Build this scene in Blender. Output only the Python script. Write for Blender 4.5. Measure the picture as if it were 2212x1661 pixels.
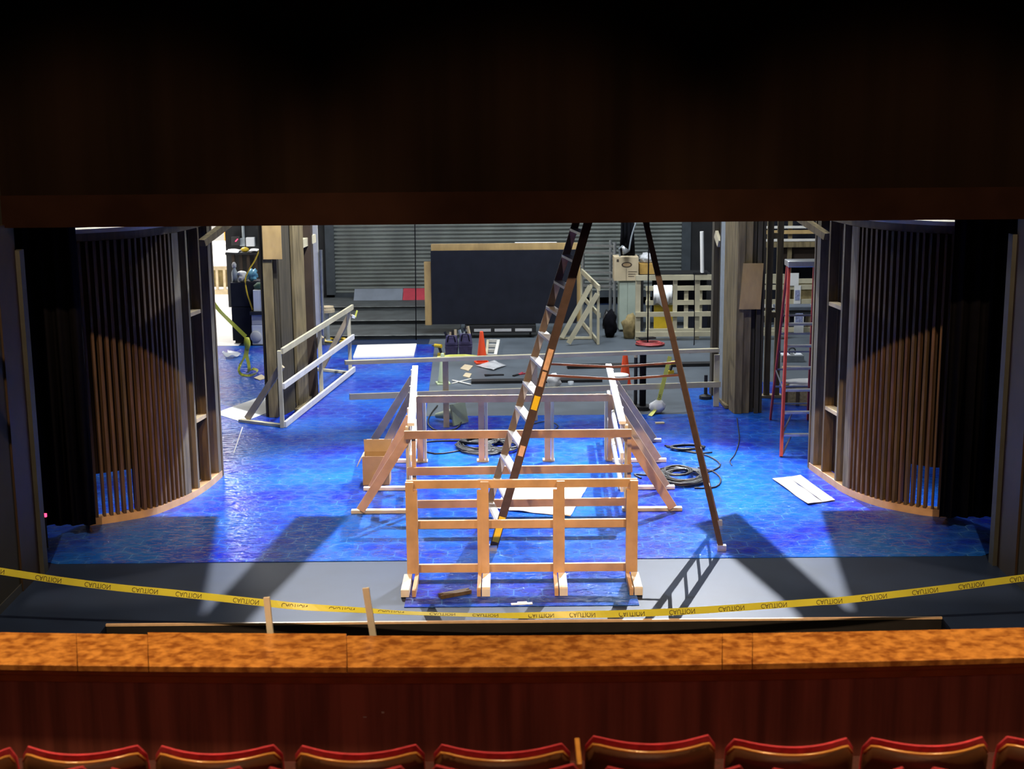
import bpy, bmesh, math, random
from mathutils import Vector, Matrix
random.seed(11)
S = bpy.context.scene
COL = S.collection
for o in list(bpy.data.objects):
    bpy.data.objects.remove(o)

# ------------------------------------------------------------------ camera, world, lights, exposure
W, H, F = 2212.0, 1661.0, 3100.0
PITCH, ROLL, HC = math.radians(11.7), math.radians(0.5), 5.28
_fw = Vector((0, math.cos(PITCH), -math.sin(PITCH)))
_u0 = Vector((0, math.sin(PITCH), math.cos(PITCH)))
_r0 = Vector((1, 0, 0))
_rt = _r0 * math.cos(ROLL) - _u0 * math.sin(ROLL)
_up = _u0 * math.cos(ROLL) + _r0 * math.sin(ROLL)
EYE = Vector((0, 0, HC))
cd = bpy.data.cameras.new('camera')
cd.sensor_width = 36.0
cd.lens = 36.0 * F / W
cd.clip_end = 200
cd.dof.use_dof = True
cd.dof.focus_distance = 17.0
cd.dof.aperture_fstop = 4.0
cam = bpy.data.objects.new('camera', cd)
COL.objects.link(cam)
m = Matrix((( _rt.x, _up.x, -_fw.x, 0), (_rt.y, _up.y, -_fw.y, 0), (_rt.z, _up.z, -_fw.z, HC), (0, 0, 0, 1)))
cam.matrix_world = m
S.camera = cam

def gp(x, y, z=0.0):
    """point of the place where the sight line of a photo pixel meets the level z"""
    d = _fw + _rt * ((x - W / 2) / F) - _up * ((y - H / 2) / F)
    return EYE + d * ((z - HC) / d.z)
def pp(x, y, Y):
    """point of the place where the sight line of a photo pixel meets the upright plane at depth Y"""
    d = _fw + _rt * ((x - W / 2) / F) - _up * ((y - H / 2) / F)
    return EYE + d * (Y / d.y)

vs = S.view_settings
vs.view_transform = 'Standard'
vs.look = 'None'
vs.gamma = 1.0
vs.use_curve_mapping = False
vs.exposure = 0.0
wd = bpy.data.worlds.new('world')
S.world = wd
wd.use_nodes = True
wd.node_tree.nodes['Background'].inputs[0].default_value = (0.5, 0.6, 0.8, 1)
wd.node_tree.nodes['Background'].inputs[1].default_value = 0.0004

def lamp(name, kind, loc, energy, color, aim=None, **kw):
    d = bpy.data.lights.new(name, kind)
    d.energy = energy
    d.color = color
    for k, v in kw.items():
        setattr(d, k, v)
    o = bpy.data.objects.new(name, d)
    o.location = loc
    if aim is not None:
        o.rotation_euler = (Vector(aim) - Vector(loc)).to_track_quat('-Z', 'Y').to_euler()
    COL.objects.link(o)
    return o
WARM = (1.0, 0.66, 0.33)
WARM2 = (1.0, 0.64, 0.34)
COOL = (0.93, 0.965, 1.0)
BACKL = (Vector((-3.2, 23.7, 8.0)), Vector((3.2, 23.7, 8.0)))
# back work lights high upstage, shining downstage under the border
lamp('work_light_left', 'SPOT', BACKL[0], 5600, COOL, (-0.2, 15.4, 0), spot_size=math.radians(66), spot_blend=0.5, shadow_soft_size=0.008)
lamp('work_light_right', 'SPOT', BACKL[1], 12500, COOL, (0.2, 15.4, 0), spot_size=math.radians(66), spot_blend=0.5, shadow_soft_size=0.008)
# overhead work light strips just upstage of the border
for sx in (-2.6, 2.6):
    lamp('overhead_strip', 'AREA', (sx, 19.62, 9.0), 260, COOL, (sx, 19.62, 0), shape='RECTANGLE', size=2.4, size_y=0.12)
lamp('upstage_light', 'AREA', (0.5, 26.5, 8.8), 640, COOL, (0.3, 28.0, 0), shape='RECTANGLE', size=5.0, size_y=0.5)
lamp('upstage_light', 'AREA', (3.0, 29.0, 8.0), 420, (0.86, 0.94, 1.0), (3.0, 31.5, 0), shape='RECTANGLE', size=4.0, size_y=0.5)
lamp('upstage_light', 'SPOT', (-1.6, 20.4, 9.2), 4600, (0.96, 0.98, 1), (-3.7, 25.0, 0.3), spot_size=math.radians(40), spot_blend=0.6, shadow_soft_size=0.15)  # added spot that brightens the left guard rails and white board
lamp('dock_light', 'AREA', (-9.5, 36.5, 7.0), 1800, (1.0, 0.97, 0.93), (-8.5, 36, 0), shape='RECTANGLE', size=4, size_y=4)
# small lamps over the two curved walls, hidden by the portal
for sx in (-4.95, 4.95):
    lamp('tower_lamp', 'SPOT', (sx, 18.3, 5.4), 260, (1, 0.97, 0.9), (sx, 18.25, 0), spot_size=math.radians(76), spot_blend=0.15, shadow_soft_size=0.05)
# warm house lights in the auditorium ceiling, down on the parapet and seats
for sx in (-4.5, 0.0, 4.5):
    lamp('house_light', 'SPOT', (sx, 5.9, 11.5), 3300, WARM, (sx, 6.2, 0), spot_size=math.radians(58), spot_blend=0.6, shadow_soft_size=0.12)
lamp('house_glow', 'AREA', (0, -3.0, 8.5), 60, (1.0, 0.72, 0.5), (0, 7, 2), shape='RECTANGLE', size=8, size_y=2)  # weak warm fill added behind the camera to lift the parapet panel
# warm front lights from the auditorium onto the stage front, cut by the portal above
for sx in (-3.6, 0.0, 3.6):
    lamp('front_light', 'SPOT', (sx, 6.5, 9.9), 4000, WARM2, (sx * 1.15, 15.6, 0.3), spot_size=math.radians(46), spot_blend=0.5, shadow_soft_size=0.10)

# ------------------------------------------------------------------ materials
MATS = {}
def mat(name, col, rough=0.6, metal=0.0, var=0.0, scale=8.0, grain=None, bump=0.0, col2=None, spec=None, alpha=None, coat=0.0, emit=None, detail=4.0):
    """procedural material: base colour varied by noise (grain = stretch of the noise along x, y, z)"""
    if name in MATS:
        return MATS[name]
    mt = bpy.data.materials.new(name)
    mt.use_nodes = True
    nt = mt.node_tree
    b = nt.nodes['Principled BSDF']
    b.inputs['Roughness'].default_value = rough
    b.inputs['Metallic'].default_value = metal
    if spec is not None:
        b.inputs['Specular IOR Level'].default_value = spec
    if coat:
        b.inputs['Coat Weight'].default_value = coat
        b.inputs['Coat Roughness'].default_value = 0.15
    c1 = tuple(col) + (1,)
    c2 = (tuple(col2) if col2 else tuple(max(0, c * (1 - var)) for c in col)) + (1,)
    tc = nt.nodes.new('ShaderNodeTexCoord')
    mp = nt.nodes.new('ShaderNodeMapping')
    nt.links.new(tc.outputs['Object'], mp.inputs[0])
    if grain:
        mp.inputs['Scale'].default_value = grain
    nz = nt.nodes.new('ShaderNodeTexNoise')
    nz.inputs['Scale'].default_value = scale
    nz.inputs['Detail'].default_value = detail
    nt.links.new(mp.outputs[0], nz.inputs['Vector'])
    rp = nt.nodes.new('ShaderNodeValToRGB')
    rp.color_ramp.elements[0].position = 0.35
    rp.color_ramp.elements[0].color = c2
    rp.color_ramp.elements[1].position = 0.65
    rp.color_ramp.elements[1].color = c1
    nt.links.new(nz.outputs['Fac'], rp.inputs[0])
    nt.links.new(rp.outputs[0], b.inputs['Base Color'])
    if bump:
        bp = nt.nodes.new('ShaderNodeBump')
        bp.inputs['Strength'].default_value = bump
        bp.inputs['Distance'].default_value = 0.02
        nt.links.new(nz.outputs['Fac'], bp.inputs['Height'])
        nt.links.new(bp.outputs[0], b.inputs['Normal'])
    if alpha is not None:
        b.inputs['Alpha'].default_value = alpha
    if emit:
        b.inputs['Emission Color'].default_value = tuple(emit[0]) + (1,)
        b.inputs['Emission Strength'].default_value = emit[1]
    MATS[name] = mt
    return mt

pine = mat('pine', (0.59, 0.54, 0.375), 0.65, var=0.22, scale=3.0, grain=(1, 1, 1), bump=0.05)
pine2 = mat('pine_knotty', (0.52, 0.42, 0.27), 0.65, var=0.30, scale=4.0, bump=0.05)
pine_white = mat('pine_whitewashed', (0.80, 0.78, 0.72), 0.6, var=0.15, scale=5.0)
fir = mat('fir', (0.62, 0.40, 0.22), 0.6, var=0.25, scale=4.0, bump=0.05)
fir_dark = mat('fir_dark', (0.47, 0.29, 0.155), 0.6, var=0.28, scale=4.0, bump=0.05)
old = mat('old_timber', (0.115, 0.080, 0.040), 0.7, var=0.45, scale=6.0, grain=(3, 3, 0.4), bump=0.1)
slat_m = mat('stained_slat', (0.12, 0.070, 0.036), 0.6, var=0.5, scale=7.0, grain=(2.2, 2.2, 0.25), bump=0.08)
stud_m = mat('grey_stud', (0.17, 0.145, 0.10), 0.7, var=0.45, scale=6, grain=(3, 3, 0.4))
dark_ply = mat('dark_plywood', (0.045, 0.026, 0.014), 0.75, var=0.4, scale=3.0)
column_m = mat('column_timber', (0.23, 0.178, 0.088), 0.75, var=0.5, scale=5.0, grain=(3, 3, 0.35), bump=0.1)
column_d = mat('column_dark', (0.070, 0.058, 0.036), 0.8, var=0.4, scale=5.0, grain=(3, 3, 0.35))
ply = mat('plywood', (0.55, 0.37, 0.15), 0.65, var=0.3, scale=5.0, grain=(1, 1, 0.35))
osb = mat('chipboard', (0.42, 0.34, 0.17), 0.75, var=0.4, scale=30)
white_foam = mat('white_foam', (0.88, 0.88, 0.86), 0.7, var=0.04, scale=4)
white_paper = mat('white_cloth', (0.80, 0.81, 0.82), 0.75, var=0.10, scale=6, bump=0.25)
grey_card = mat('grey_card', (0.52, 0.52, 0.53), 0.75, var=0.1, scale=4)
dull_card = mat('dull_card', (0.27, 0.265, 0.275), 0.8, var=0.1, scale=4)
cardboard = mat('cardboard', (0.40, 0.27, 0.14), 0.8, var=0.15, scale=6)
card_pale = mat('cardboard_pale', (0.56, 0.46, 0.30), 0.8, var=0.12, scale=6)
ink = mat('dark_print', (0.05, 0.035, 0.025), 0.8)
steel = mat('galvanised_steel', (0.45, 0.48, 0.50), 0.4, 0.8, var=0.2, scale=10)
alu = mat('aluminium', (0.66, 0.68, 0.70), 0.35, 0.75, var=0.1, scale=20)
grey_metal = mat('grey_metal', (0.33, 0.38, 0.42), 0.5, 0.2, var=0.15, scale=10)
fibre_brown = mat('fibreglass_brown', (0.064, 0.040, 0.036), 0.5, var=0.25, scale=14)
fibre_grey = mat('fibreglass_grey', (0.15, 0.12, 0.105), 0.5, var=0.2, scale=14)
fibre_red = mat('fibreglass_red', (0.50, 0.055, 0.045), 0.45, var=0.2, scale=14)
spreader_m = mat('spreader_paint', (0.16, 0.065, 0.055), 0.5, var=0.2, scale=10)
bare_wood = mat('bare_patch', (0.72, 0.47, 0.31), 0.6, var=0.2, scale=20)
yellow_lab = mat('yellow_label', (0.80, 0.58, 0.02), 0.5, var=0.08, scale=20)
black = mat('black_paint', (0.012, 0.012, 0.014), 0.6, var=0.3, scale=5)
black_cloth = mat('black_cloth', (0.006, 0.006, 0.009), 0.95, var=0.3, scale=8, spec=0.1)
black_panel = mat('black_panel', (0.014, 0.016, 0.026), 0.8, var=0.2, scale=4, spec=0.2)
black_rubber = mat('black_rubber', (0.014, 0.014, 0.016), 0.45, var=0.3, scale=20)
black_plastic = mat('black_plastic', (0.02, 0.02, 0.022), 0.4, var=0.2, scale=10)
orange = mat('cone_orange', (0.90, 0.085, 0.02), 0.5, var=0.08, scale=6)
green_cone = mat('cone_pale_green', (0.40, 0.48, 0.30), 0.55, var=0.1, scale=6)
yellow_tape = mat('yellow_tape', (0.60, 0.62, 0.07), 0.4, var=0.08, scale=6)
yellow_pale = mat('yellow_tape_pale', (0.72, 0.74, 0.12), 0.4, var=0.1, scale=6)
yellow_tool = mat('yellow_plastic', (0.75, 0.52, 0.03), 0.4, var=0.1, scale=10)
purple = mat('purple_canvas', (0.075, 0.065, 0.16), 0.85, var=0.35, scale=12, bump=0.2)
red_paint = mat('red_paint', (0.42, 0.035, 0.06), 0.6, var=0.2, scale=6)
red_cable = mat('red_cable', (0.55, 0.10, 0.10), 0.5, var=0.2, scale=20)
grey_paint = mat('grey_paint', (0.17, 0.20, 0.25), 0.6, var=0.15, scale=4)
appliance = mat('white_appliance', (0.72, 0.75, 0.80), 0.4, var=0.05, scale=6)
cabinet_green = mat('pale_green_metal', (0.40, 0.47, 0.40), 0.5, var=0.15, scale=3)
sack = mat('sack_cloth', (0.30, 0.23, 0.10), 0.9, var=0.35, scale=10, bump=0.4)
clear_bag = mat('clear_bag', (0.75, 0.77, 0.80), 0.25, var=0.15, scale=12, bump=0.4, alpha=0.65)
clear_cup = mat('clear_plastic', (0.85, 0.90, 0.95), 0.15, var=0.05, scale=8, alpha=0.35)
blue_bag = mat('blue_plastic_bag', (0.15, 0.42, 0.62), 0.4, var=0.3, scale=14, bump=0.3)
red_led = mat('red_indicator', (0.8, 0.05, 0.1), 0.4, emit=((1.0, 0.05, 0.15), 3.0))
orange_cloth = mat('orange_cloth', (0.85, 0.30, 0.04), 0.7, var=0.2, scale=8)
velvet = mat('red_velvet', (0.52, 0.030, 0.058), 0.85, var=0.35, scale=25, bump=0.15)
shell_m = mat('seat_shell_wood', (0.085, 0.034, 0.014), 0.40, var=0.35, scale=6, grain=(0.6, 2, 3), coat=0.15)
seat_edge = mat('seat_edge_wood', (0.52, 0.25, 0.06), 0.25, var=0.2, scale=8, coat=0.6)
cast_iron = mat('seat_iron', (0.08, 0.03, 0.02), 0.5, var=0.2, scale=8)
cap_m = mat('parapet_cap_wood', (0.50, 0.225, 0.050), 0.38, col2=(0.20, 0.065, 0.012), scale=17, grain=(1, 1.1, 1), bump=0.03, coat=0.2, detail=15)
cap_edge = mat('parapet_lip_wood', (0.30, 0.075, 0.015), 0.4, var=0.3, scale=6)
panel_m = mat('parapet_panel_wood', (0.34, 0.105, 0.080), 0.45, var=0.55, scale=5, grain=(2.2, 2.2, 0.12))
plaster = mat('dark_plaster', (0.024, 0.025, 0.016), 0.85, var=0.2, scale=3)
grey_trim = mat('grey_trim', (0.036, 0.042, 0.044), 0.6, var=0.2, scale=5)
brown_trim = mat('brown_trim', (0.028, 0.016, 0.009), 0.6, var=0.3, scale=5)
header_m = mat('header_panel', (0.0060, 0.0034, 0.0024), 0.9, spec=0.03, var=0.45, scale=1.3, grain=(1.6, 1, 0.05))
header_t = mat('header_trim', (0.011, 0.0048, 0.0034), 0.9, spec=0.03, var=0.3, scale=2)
stage_m = mat('stage_floor', (0.011, 0.024, 0.066), 0.50, spec=0.28, var=0.28, scale=1.6, detail=8)
stage_grey = mat('stage_floor_grey', (0.098, 0.120, 0.145), 0.55, var=0.30, scale=1.4, detail=8)
dock_floor = mat('dock_floor', (0.70, 0.68, 0.64), 0.6, var=0.1, scale=2)
dock_wall = mat('dock_wall', (0.75, 0.74, 0.72), 0.8, var=0.08, scale=2)
black_wall = mat('black_wall', (0.018, 0.019, 0.022), 0.85, var=0.4, scale=3)
carpet = mat('auditorium_carpet', (0.05, 0.008, 0.008), 0.95, var=0.4, scale=40)
shutter_m = mat('shutter_steel', (0.34, 0.37, 0.35), 0.42, 0.35, var=0.28, scale=1.4, grain=(1.2, 1, 0.6))
shutter_guide = mat('shutter_guide', (0.07, 0.085, 0.10), 0.5, 0.3, var=0.2, scale=5)
strip_m = mat('pale_strip', (0.62, 0.47, 0.33), 0.5, var=0.15, scale=10)
riser_m = mat('riser_black', (0.055, 0.065, 0.070), 0.7, var=0.45, scale=3, detail=8)
worn_edge = mat('worn_edge', (0.22, 0.24, 0.24), 0.7, var=0.7, scale=6, grain=(1, 1, 1))

def tarp_material():
    mt = bpy.data.materials.new('blue_hexagon_sheeting')
    mt.use_nodes = True
    nt = mt.node_tree
    N, L = nt.nodes.new, nt.links.new
    b = nt.nodes['Principled BSDF']
    tc = N('ShaderNodeTexCoord')
    base = N('ShaderNodeVectorMath'); base.operation = 'SCALE'; base.inputs['Scale'].default_value = 1 / 0.305
    wob = N('ShaderNodeTexNoise'); wob.inputs['Scale'].default_value = 2.2; wob.inputs['Detail'].default_value = 2
    L(tc.outputs['Object'], wob.inputs['Vector'])
    wsub = N('ShaderNodeVectorMath'); wsub.operation = 'SUBTRACT'; wsub.inputs[1].default_value = (0.5, 0.5, 0.5)
    L(wob.outputs['Color'], wsub.inputs[0])
    wsc = N('ShaderNodeVectorMath'); wsc.operation = 'SCALE'; wsc.inputs['Scale'].default_value = 0.045
    L(wsub.outputs[0], wsc.inputs[0])
    wad = N('ShaderNodeVectorMath'); wad.operation = 'ADD'
    L(tc.outputs['Object'], wad.inputs[0]); L(wsc.outputs[0], wad.inputs[1])
    L(wad.outputs[0], base.inputs[0])
    s = (1.0, 1.7320508, 1.0)
    def cell(shift):
        a = N('ShaderNodeVectorMath'); a.operation = 'ADD'; a.inputs[1].default_value = shift
        L(base.outputs[0], a.inputs[0])
        q = N('ShaderNodeVectorMath'); q.operation = 'WRAP'
        q.inputs[1].default_value = (0.5, 0.8660254, 0.5); q.inputs[2].default_value = (-0.5, -0.8660254, -0.5)
        L(a.outputs[0], q.inputs[0])
        mlt = N('ShaderNodeVectorMath'); mlt.operation = 'MULTIPLY'; mlt.inputs[1].default_value = (1, 1, 0)
        L(q.outputs[0], mlt.inputs[0])
        ab = N('ShaderNodeVectorMath'); ab.operation = 'ABSOLUTE'
        L(mlt.outputs[0], ab.inputs[0])
        d = N('ShaderNodeVectorMath'); d.operation = 'DOT_PRODUCT'; d.inputs[1].default_value = (0.5, 0.8660254, 0)
        L(ab.outputs[0], d.inputs[0])
        sx = N('ShaderNodeSeparateXYZ'); L(ab.outputs[0], sx.inputs[0])
        mx = N('ShaderNodeMath'); mx.operation = 'MAXIMUM'
        L(d.outputs['Value'], mx.inputs[0]); L(sx.outputs[0], mx.inputs[1])
        return mx.outputs[0]
    mn = N('ShaderNodeMath'); mn.operation = 'MINIMUM'
    L(cell((0, 0, 0)), mn.inputs[0]); L(cell((0.5, 0.8660254, 0)), mn.inputs[1])
    line = N('ShaderNodeMapRange'); line.inputs['From Min'].default_value = 0.468; line.inputs['From Max'].default_value = 0.495
    L(mn.outputs[0], line.inputs['Value'])
    halo = N('ShaderNodeMapRange'); halo.inputs['From Min'].default_value = 0.25; halo.inputs['From Max'].default_value = 0.5
    L(mn.outputs[0], halo.inputs['Value'])
    big = N('ShaderNodeTexNoise'); big.inputs['Scale'].default_value = 0.8; big.inputs['Detail'].default_value = 5
    L(tc.outputs['Object'], big.inputs['Vector'])
    rp = N('ShaderNodeValToRGB')
    rp.color_ramp.elements[0].position = 0.36; rp.color_ramp.elements[0].color = (0.006, 0.016, 0.37, 1)
    rp.color_ramp.elements[1].position = 0.66; rp.color_ramp.elements[1].color = (0.008, 0.115, 0.54, 1)
    L(big.outputs['Fac'], rp.inputs[0])
    fade = N('ShaderNodeTexNoise'); fade.inputs['Scale'].default_value = 1.7; fade.inputs['Detail'].default_value = 3
    L(tc.outputs['Object'], fade.inputs['Vector'])
    fr = N('ShaderNodeMapRange'); fr.inputs['From Min'].default_value = 0.38; fr.inputs['From Max'].default_value = 0.62
    fr.inputs['To Min'].default_value = 0.10; fr.inputs['To Max'].default_value = 0.55
    L(fade.outputs['Fac'], fr.inputs['Value'])
    lf = N('ShaderNodeMath'); lf.operation = 'MULTIPLY'; L(line.outputs[0], lf.inputs[0]); L(fr.outputs[0], lf.inputs[1])
    hf = N('ShaderNodeMath'); hf.operation = 'MULTIPLY'; hf.inputs[1].default_value = 0.10; L(halo.outputs[0], hf.inputs[0])
    ad = N('ShaderNodeMath'); ad.operation = 'MAXIMUM'; L(lf.outputs[0], ad.inputs[0]); L(hf.outputs[0], ad.inputs[1])
    mx = N('ShaderNodeMix'); mx.data_type = 'RGBA'
    mx.inputs['B'].default_value = (0.09, 0.30, 0.72, 1)
    L(ad.outputs[0], mx.inputs['Factor']); L(rp.outputs[0], mx.inputs['A'])
    L(mx.outputs['Result'], b.inputs['Base Color'])
    b.inputs['Roughness'].default_value = 0.13
    b.inputs['Specular IOR Level'].default_value = 0.32
    # crinkles of the thin sheeting: fine, long across the stage
    mp = N('ShaderNodeMapping'); mp.inputs['Scale'].default_value = (1.0, 2.0, 1.0)
    L(tc.outputs['Object'], mp.inputs[0])
    cr = N('ShaderNodeTexNoise'); cr.inputs['Scale'].default_value = 8.0; cr.inputs['Detail'].default_value = 4; cr.inputs['Roughness'].default_value = 0.6
    L(mp.outputs[0], cr.inputs['Vector'])
    th = N('ShaderNodeMapRange'); th.interpolation_type = 'SMOOTHSTEP'
    th.inputs['From Min'].default_value = 0.50; th.inputs['From Max'].default_value = 0.78
    L(cr.outputs['Fac'], th.inputs['Value'])
    fi = N('ShaderNodeTexNoise'); fi.inputs['Scale'].default_value = 26.0; fi.inputs['Detail'].default_value = 2
    L(mp.outputs[0], fi.inputs['Vector'])
    fm = N('ShaderNodeMath'); fm.operation = 'MULTIPLY_ADD'; fm.inputs[1].default_value = 0.22
    L(fi.outputs['Fac'], fm.inputs[0]); L(th.outputs[0], fm.inputs[2])
    bp = N('ShaderNodeBump'); bp.inputs['Strength'].default_value = 0.6; bp.inputs['Distance'].default_value = 0.03
    L(fm.outputs[0], bp.inputs['Height'])
    L(bp.outputs[0], b.inputs['Normal'])
    return mt
tarp_m = tarp_material()

# ------------------------------------------------------------------ mesh helpers
ORG = {}
class MB:
    def __init__(s):
        s.bm = bmesh.new()
    def hexa(s, p):
        v = [s.bm.verts.new(q) for q in p]
        for f in ((0, 3, 2, 1), (4, 5, 6, 7), (0, 1, 5, 4), (1, 2, 6, 5), (2, 3, 7, 6), (3, 0, 4, 7)):
            s.bm.faces.new([v[i] for i in f])
        return s
    def box(s, x0, x1, y0, y1, z0, z1):
        return s.hexa([(x0, y0, z0), (x1, y0, z0), (x1, y1, z0), (x0, y1, z0), (x0, y0, z1), (x1, y0, z1), (x1, y1, z1), (x0, y1, z1)])
    def obox(s, c, sx, sy, sz, rz=0.0, M=None):
        """box with base centre c, turned by rz about z"""
        R = M if M is not None else Matrix.Rotation(rz, 3, 'Z')
        c = Vector(c)
        q = []
        for z in (0, sz):
            for x, y in ((-1, -1), (1, -1), (1, 1), (-1, 1)):
                q.append(c + R @ Vector((x * sx / 2, y * sy / 2, z)))
        return s.hexa(q)
    def beam(s, a, b, w, t, up=(0, 0, 1)):
        """timber from a to b; w across (level), t along up"""
        a, b = Vector(a), Vector(b)
        d = (b - a).normalized()
        up = Vector(up)
        side = d.cross(up)
        if side.length < 1e-4:
            side = d.cross(Vector((0, 1, 0)))
        side.normalize()
        u = side.cross(d).normalized()
        q = []
        for p in (a, b):
            for i, j in ((-1, -1), (1, -1), (1, 1), (-1, 1)):
                q.append(p + side * (i * w / 2) + u * (j * t / 2))
        return s.hexa([q[0], q[1], q[2], q[3], q[4], q[5], q[6], q[7]])
    def cyl(s, a, b, r0, r1=None, n=16, cap=True):
        a, b = Vector(a), Vector(b)
        r1 = r0 if r1 is None else r1
        d = (b - a).normalized()
        x = d.cross(Vector((0, 0, 1)))
        if x.length < 1e-4:
            x = Vector((1, 0, 0))
        x.normalize()
        y = d.cross(x)
        A, B = [], []
        for i in range(n):
            t = 2 * math.pi * i / n
            e = x * math.cos(t) + y * math.sin(t)
            A.append(s.bm.verts.new(a + e * r0))
            B.append(s.bm.verts.new(b + e * max(r1, 1e-4)))
        for i in range(n):
            j = (i + 1) % n
            s.bm.faces.new((A[i], A[j], B[j], B[i]))
        if cap:
            s.bm.faces.new(A[::-1]); s.bm.faces.new(B)
        return s
    def tube(s, pts, r, n=6):
        pts = [Vector(p) for p in pts]
        rings = []
        for i, p in enumerate(pts):
            d = (pts[min(i + 1, len(pts) - 1)] - pts[max(i - 1, 0)])
            d = d.normalized() if d.length > 1e-6 else Vector((1, 0, 0))
            x = d.cross(Vector((0, 0, 1)))
            if x.length < 1e-3:
                x = Vector((1, 0, 0))
            x.normalize(); y = d.cross(x)
            rings.append([s.bm.verts.new(p + (x * math.cos(2 * math.pi * k / n) + y * math.sin(2 * math.pi * k / n)) * r) for k in range(n)])
        for a, b in zip(rings, rings[1:]):
            for k in range(n):
                s.bm.faces.new((a[k], a[(k + 1) % n], b[(k + 1) % n], b[k]))
        s.bm.faces.new(rings[0][::-1]); s.bm.faces.new(rings[-1])
        return s
    def lathe(s, c, prof, n=20, axis=None):
        """prof = [(r, h)...] turned about the axis through c"""
        c = Vector(c)
        R = axis if axis is not None else Matrix.Identity(3)
        rings = []
        for r, h in prof:
            rings.append([s.bm.verts.new(c + R @ Vector((max(r, 1e-4) * math.cos(2 * math.pi * k / n), max(r, 1e-4) * math.sin(2 * math.pi * k / n), h))) for k in range(n)])
        for a, b in zip(rings, rings[1:]):
            for k in range(n):
                s.bm.faces.new((a[k], a[(k + 1) % n], b[(k + 1) % n], b[k]))
        s.bm.faces.new(rings[0][::-1]); s.bm.faces.new(rings[-1])
        return s
    def prism(s, poly, z0, z1, plane='xy'):
        def P(a, b, c):
            return (a, b, c) if plane == 'xy' else (a, c, b)
        lo = [s.bm.verts.new(P(p[0], p[1], z0)) for p in poly]
        hi = [s.bm.verts.new(P(p[0], p[1], z1)) for p in poly]
        n = len(poly)
        s.bm.faces.new(lo[::-1]); s.bm.faces.new(hi)
        for i in range(n):
            j = (i + 1) % n
            s.bm.faces.new((lo[i], lo[j], hi[j], hi[i]))
        return s
    def strip(s, path, w, t, up=None):
        """ribbon along a path: w along up(i), t thick"""
        path = [Vector(p) for p in path]
        rows = []
        for i, p in enumerate(path):
            d = (path[min(i + 1, len(path) - 1)] - path[max(i - 1, 0)]).normalized()
            u = Vector(up(i / (len(path) - 1))) if callable(up) else Vector(up or (0, 0, 1))
            n = d.cross(u).normalized()
            u = n.cross(d).normalized()
            rows.append([s.bm.verts.new(p + u * (a * w / 2) + n * (b * t / 2)) for a, b in ((-1, -1), (1, -1), (1, 1), (-1, 1))])
        for a, b in zip(rows, rows[1:]):
            for k in range(4):
                s.bm.faces.new((a[k], a[(k + 1) % 4], b[(k + 1) % 4], b[k]))
        s.bm.faces.new(rows[0][::-1]); s.bm.faces.new(rows[-1])
        return s
    def blob(s, c, sx, sy, sz, amp=0.12, freq=3.0, seed=0, sub=3):
        r = bmesh.ops.create_icosphere(s.bm, subdivisions=sub, radius=1.0)
        from mathutils import noise
        for v in r['verts']:
            n = noise.noise(v.co * freq + Vector((seed * 7.3, seed * 1.7, 0)))
            q = v.co * (1 + amp * n * 2)
            v.co = Vector((c[0] + q.x * sx, c[1] + q.y * sy, c[2] + max(q.z, -0.92) * sz))
        return s
    def sheet(s, quad, t, nx=10, ny=10, lift=0.0, seed=0):
        """crumpled sheet over four ground points (counter-clockwise), t thick"""
        from mathutils import noise
        a, b, c, d = [Vector(q) for q in quad]
        top, bot = [], []
        for j in range(ny + 1):
            r1, r2 = [], []
            for i in range(nx + 1):
                u, v = i / nx, j / ny
                p = a * (1 - u) * (1 - v) + b * u * (1 - v) + c * u * v + d * (1 - u) * v
                h = lift * (0.5 + noise.noise(Vector((p.x * 4, p.y * 4, seed)))) if lift else 0
                h = max(0, h)
                r1.append(s.bm.verts.new((p.x, p.y, p.z + t + h)))
                r2.append(s.bm.verts.new((p.x, p.y, p.z + (0 if not lift else h * 0.98))))
            top.append(r1); bot.append(r2)
        for j in range(ny):
            for i in range(nx):
                s.bm.faces.new((top[j][i], top[j][i + 1], top[j + 1][i + 1], top[j + 1][i]))
                s.bm.faces.new((bot[j][i], bot[j + 1][i], bot[j + 1][i + 1], bot[j][i + 1]))
        for j in range(ny):
            s.bm.faces.new((top[j][0], top[j + 1][0], bot[j + 1][0], bot[j][0]))
            s.bm.faces.new((top[j][nx], bot[j][nx], bot[j + 1][nx], top[j + 1][nx]))
        for i in range(nx):
            s.bm.faces.new((top[0][i], bot[0][i], bot[0][i + 1], top[0][i + 1]))
            s.bm.faces.new((top[ny][i], top[ny][i + 1], bot[ny][i + 1], bot[ny][i]))
        return s
    def build(s, name, material, parent=None, bevel=0.0, smooth=False, at=None):
        bmesh.ops.recalc_face_normals(s.bm, faces=s.bm.faces)
        if parent is not None:
            org = ORG[parent.name]
        elif at is not None:
            org = Vector(at)
        else:
            xs = [v.co for v in s.bm.verts]
            mn = Vector((min(v.x for v in xs), min(v.y for v in xs), min(v.z for v in xs)))
            mx = Vector((max(v.x for v in xs), max(v.y for v in xs), max(v.z for v in xs)))
            org = Vector(((mn.x + mx.x) / 2, (mn.y + mx.y) / 2, mn.z))
        for v in s.bm.verts:
            v.co -= org
        me = bpy.data.meshes.new(name)
        s.bm.to_mesh(me); s.bm.free()
        me.materials.append(material)
        if smooth:
            for p in me.polygons:
                p.use_smooth = True
        o = bpy.data.objects.new(name, me)
        COL.objects.link(o)
        if parent is not None:
            o.parent = parent
        else:
            o.location = org
        ORG[o.name] = org
        if bevel:
            bv = o.modifiers.new('bevel', 'BEVEL'); bv.width = bevel; bv.segments = 2; bv.limit_method = 'ANGLE'
        return o

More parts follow.
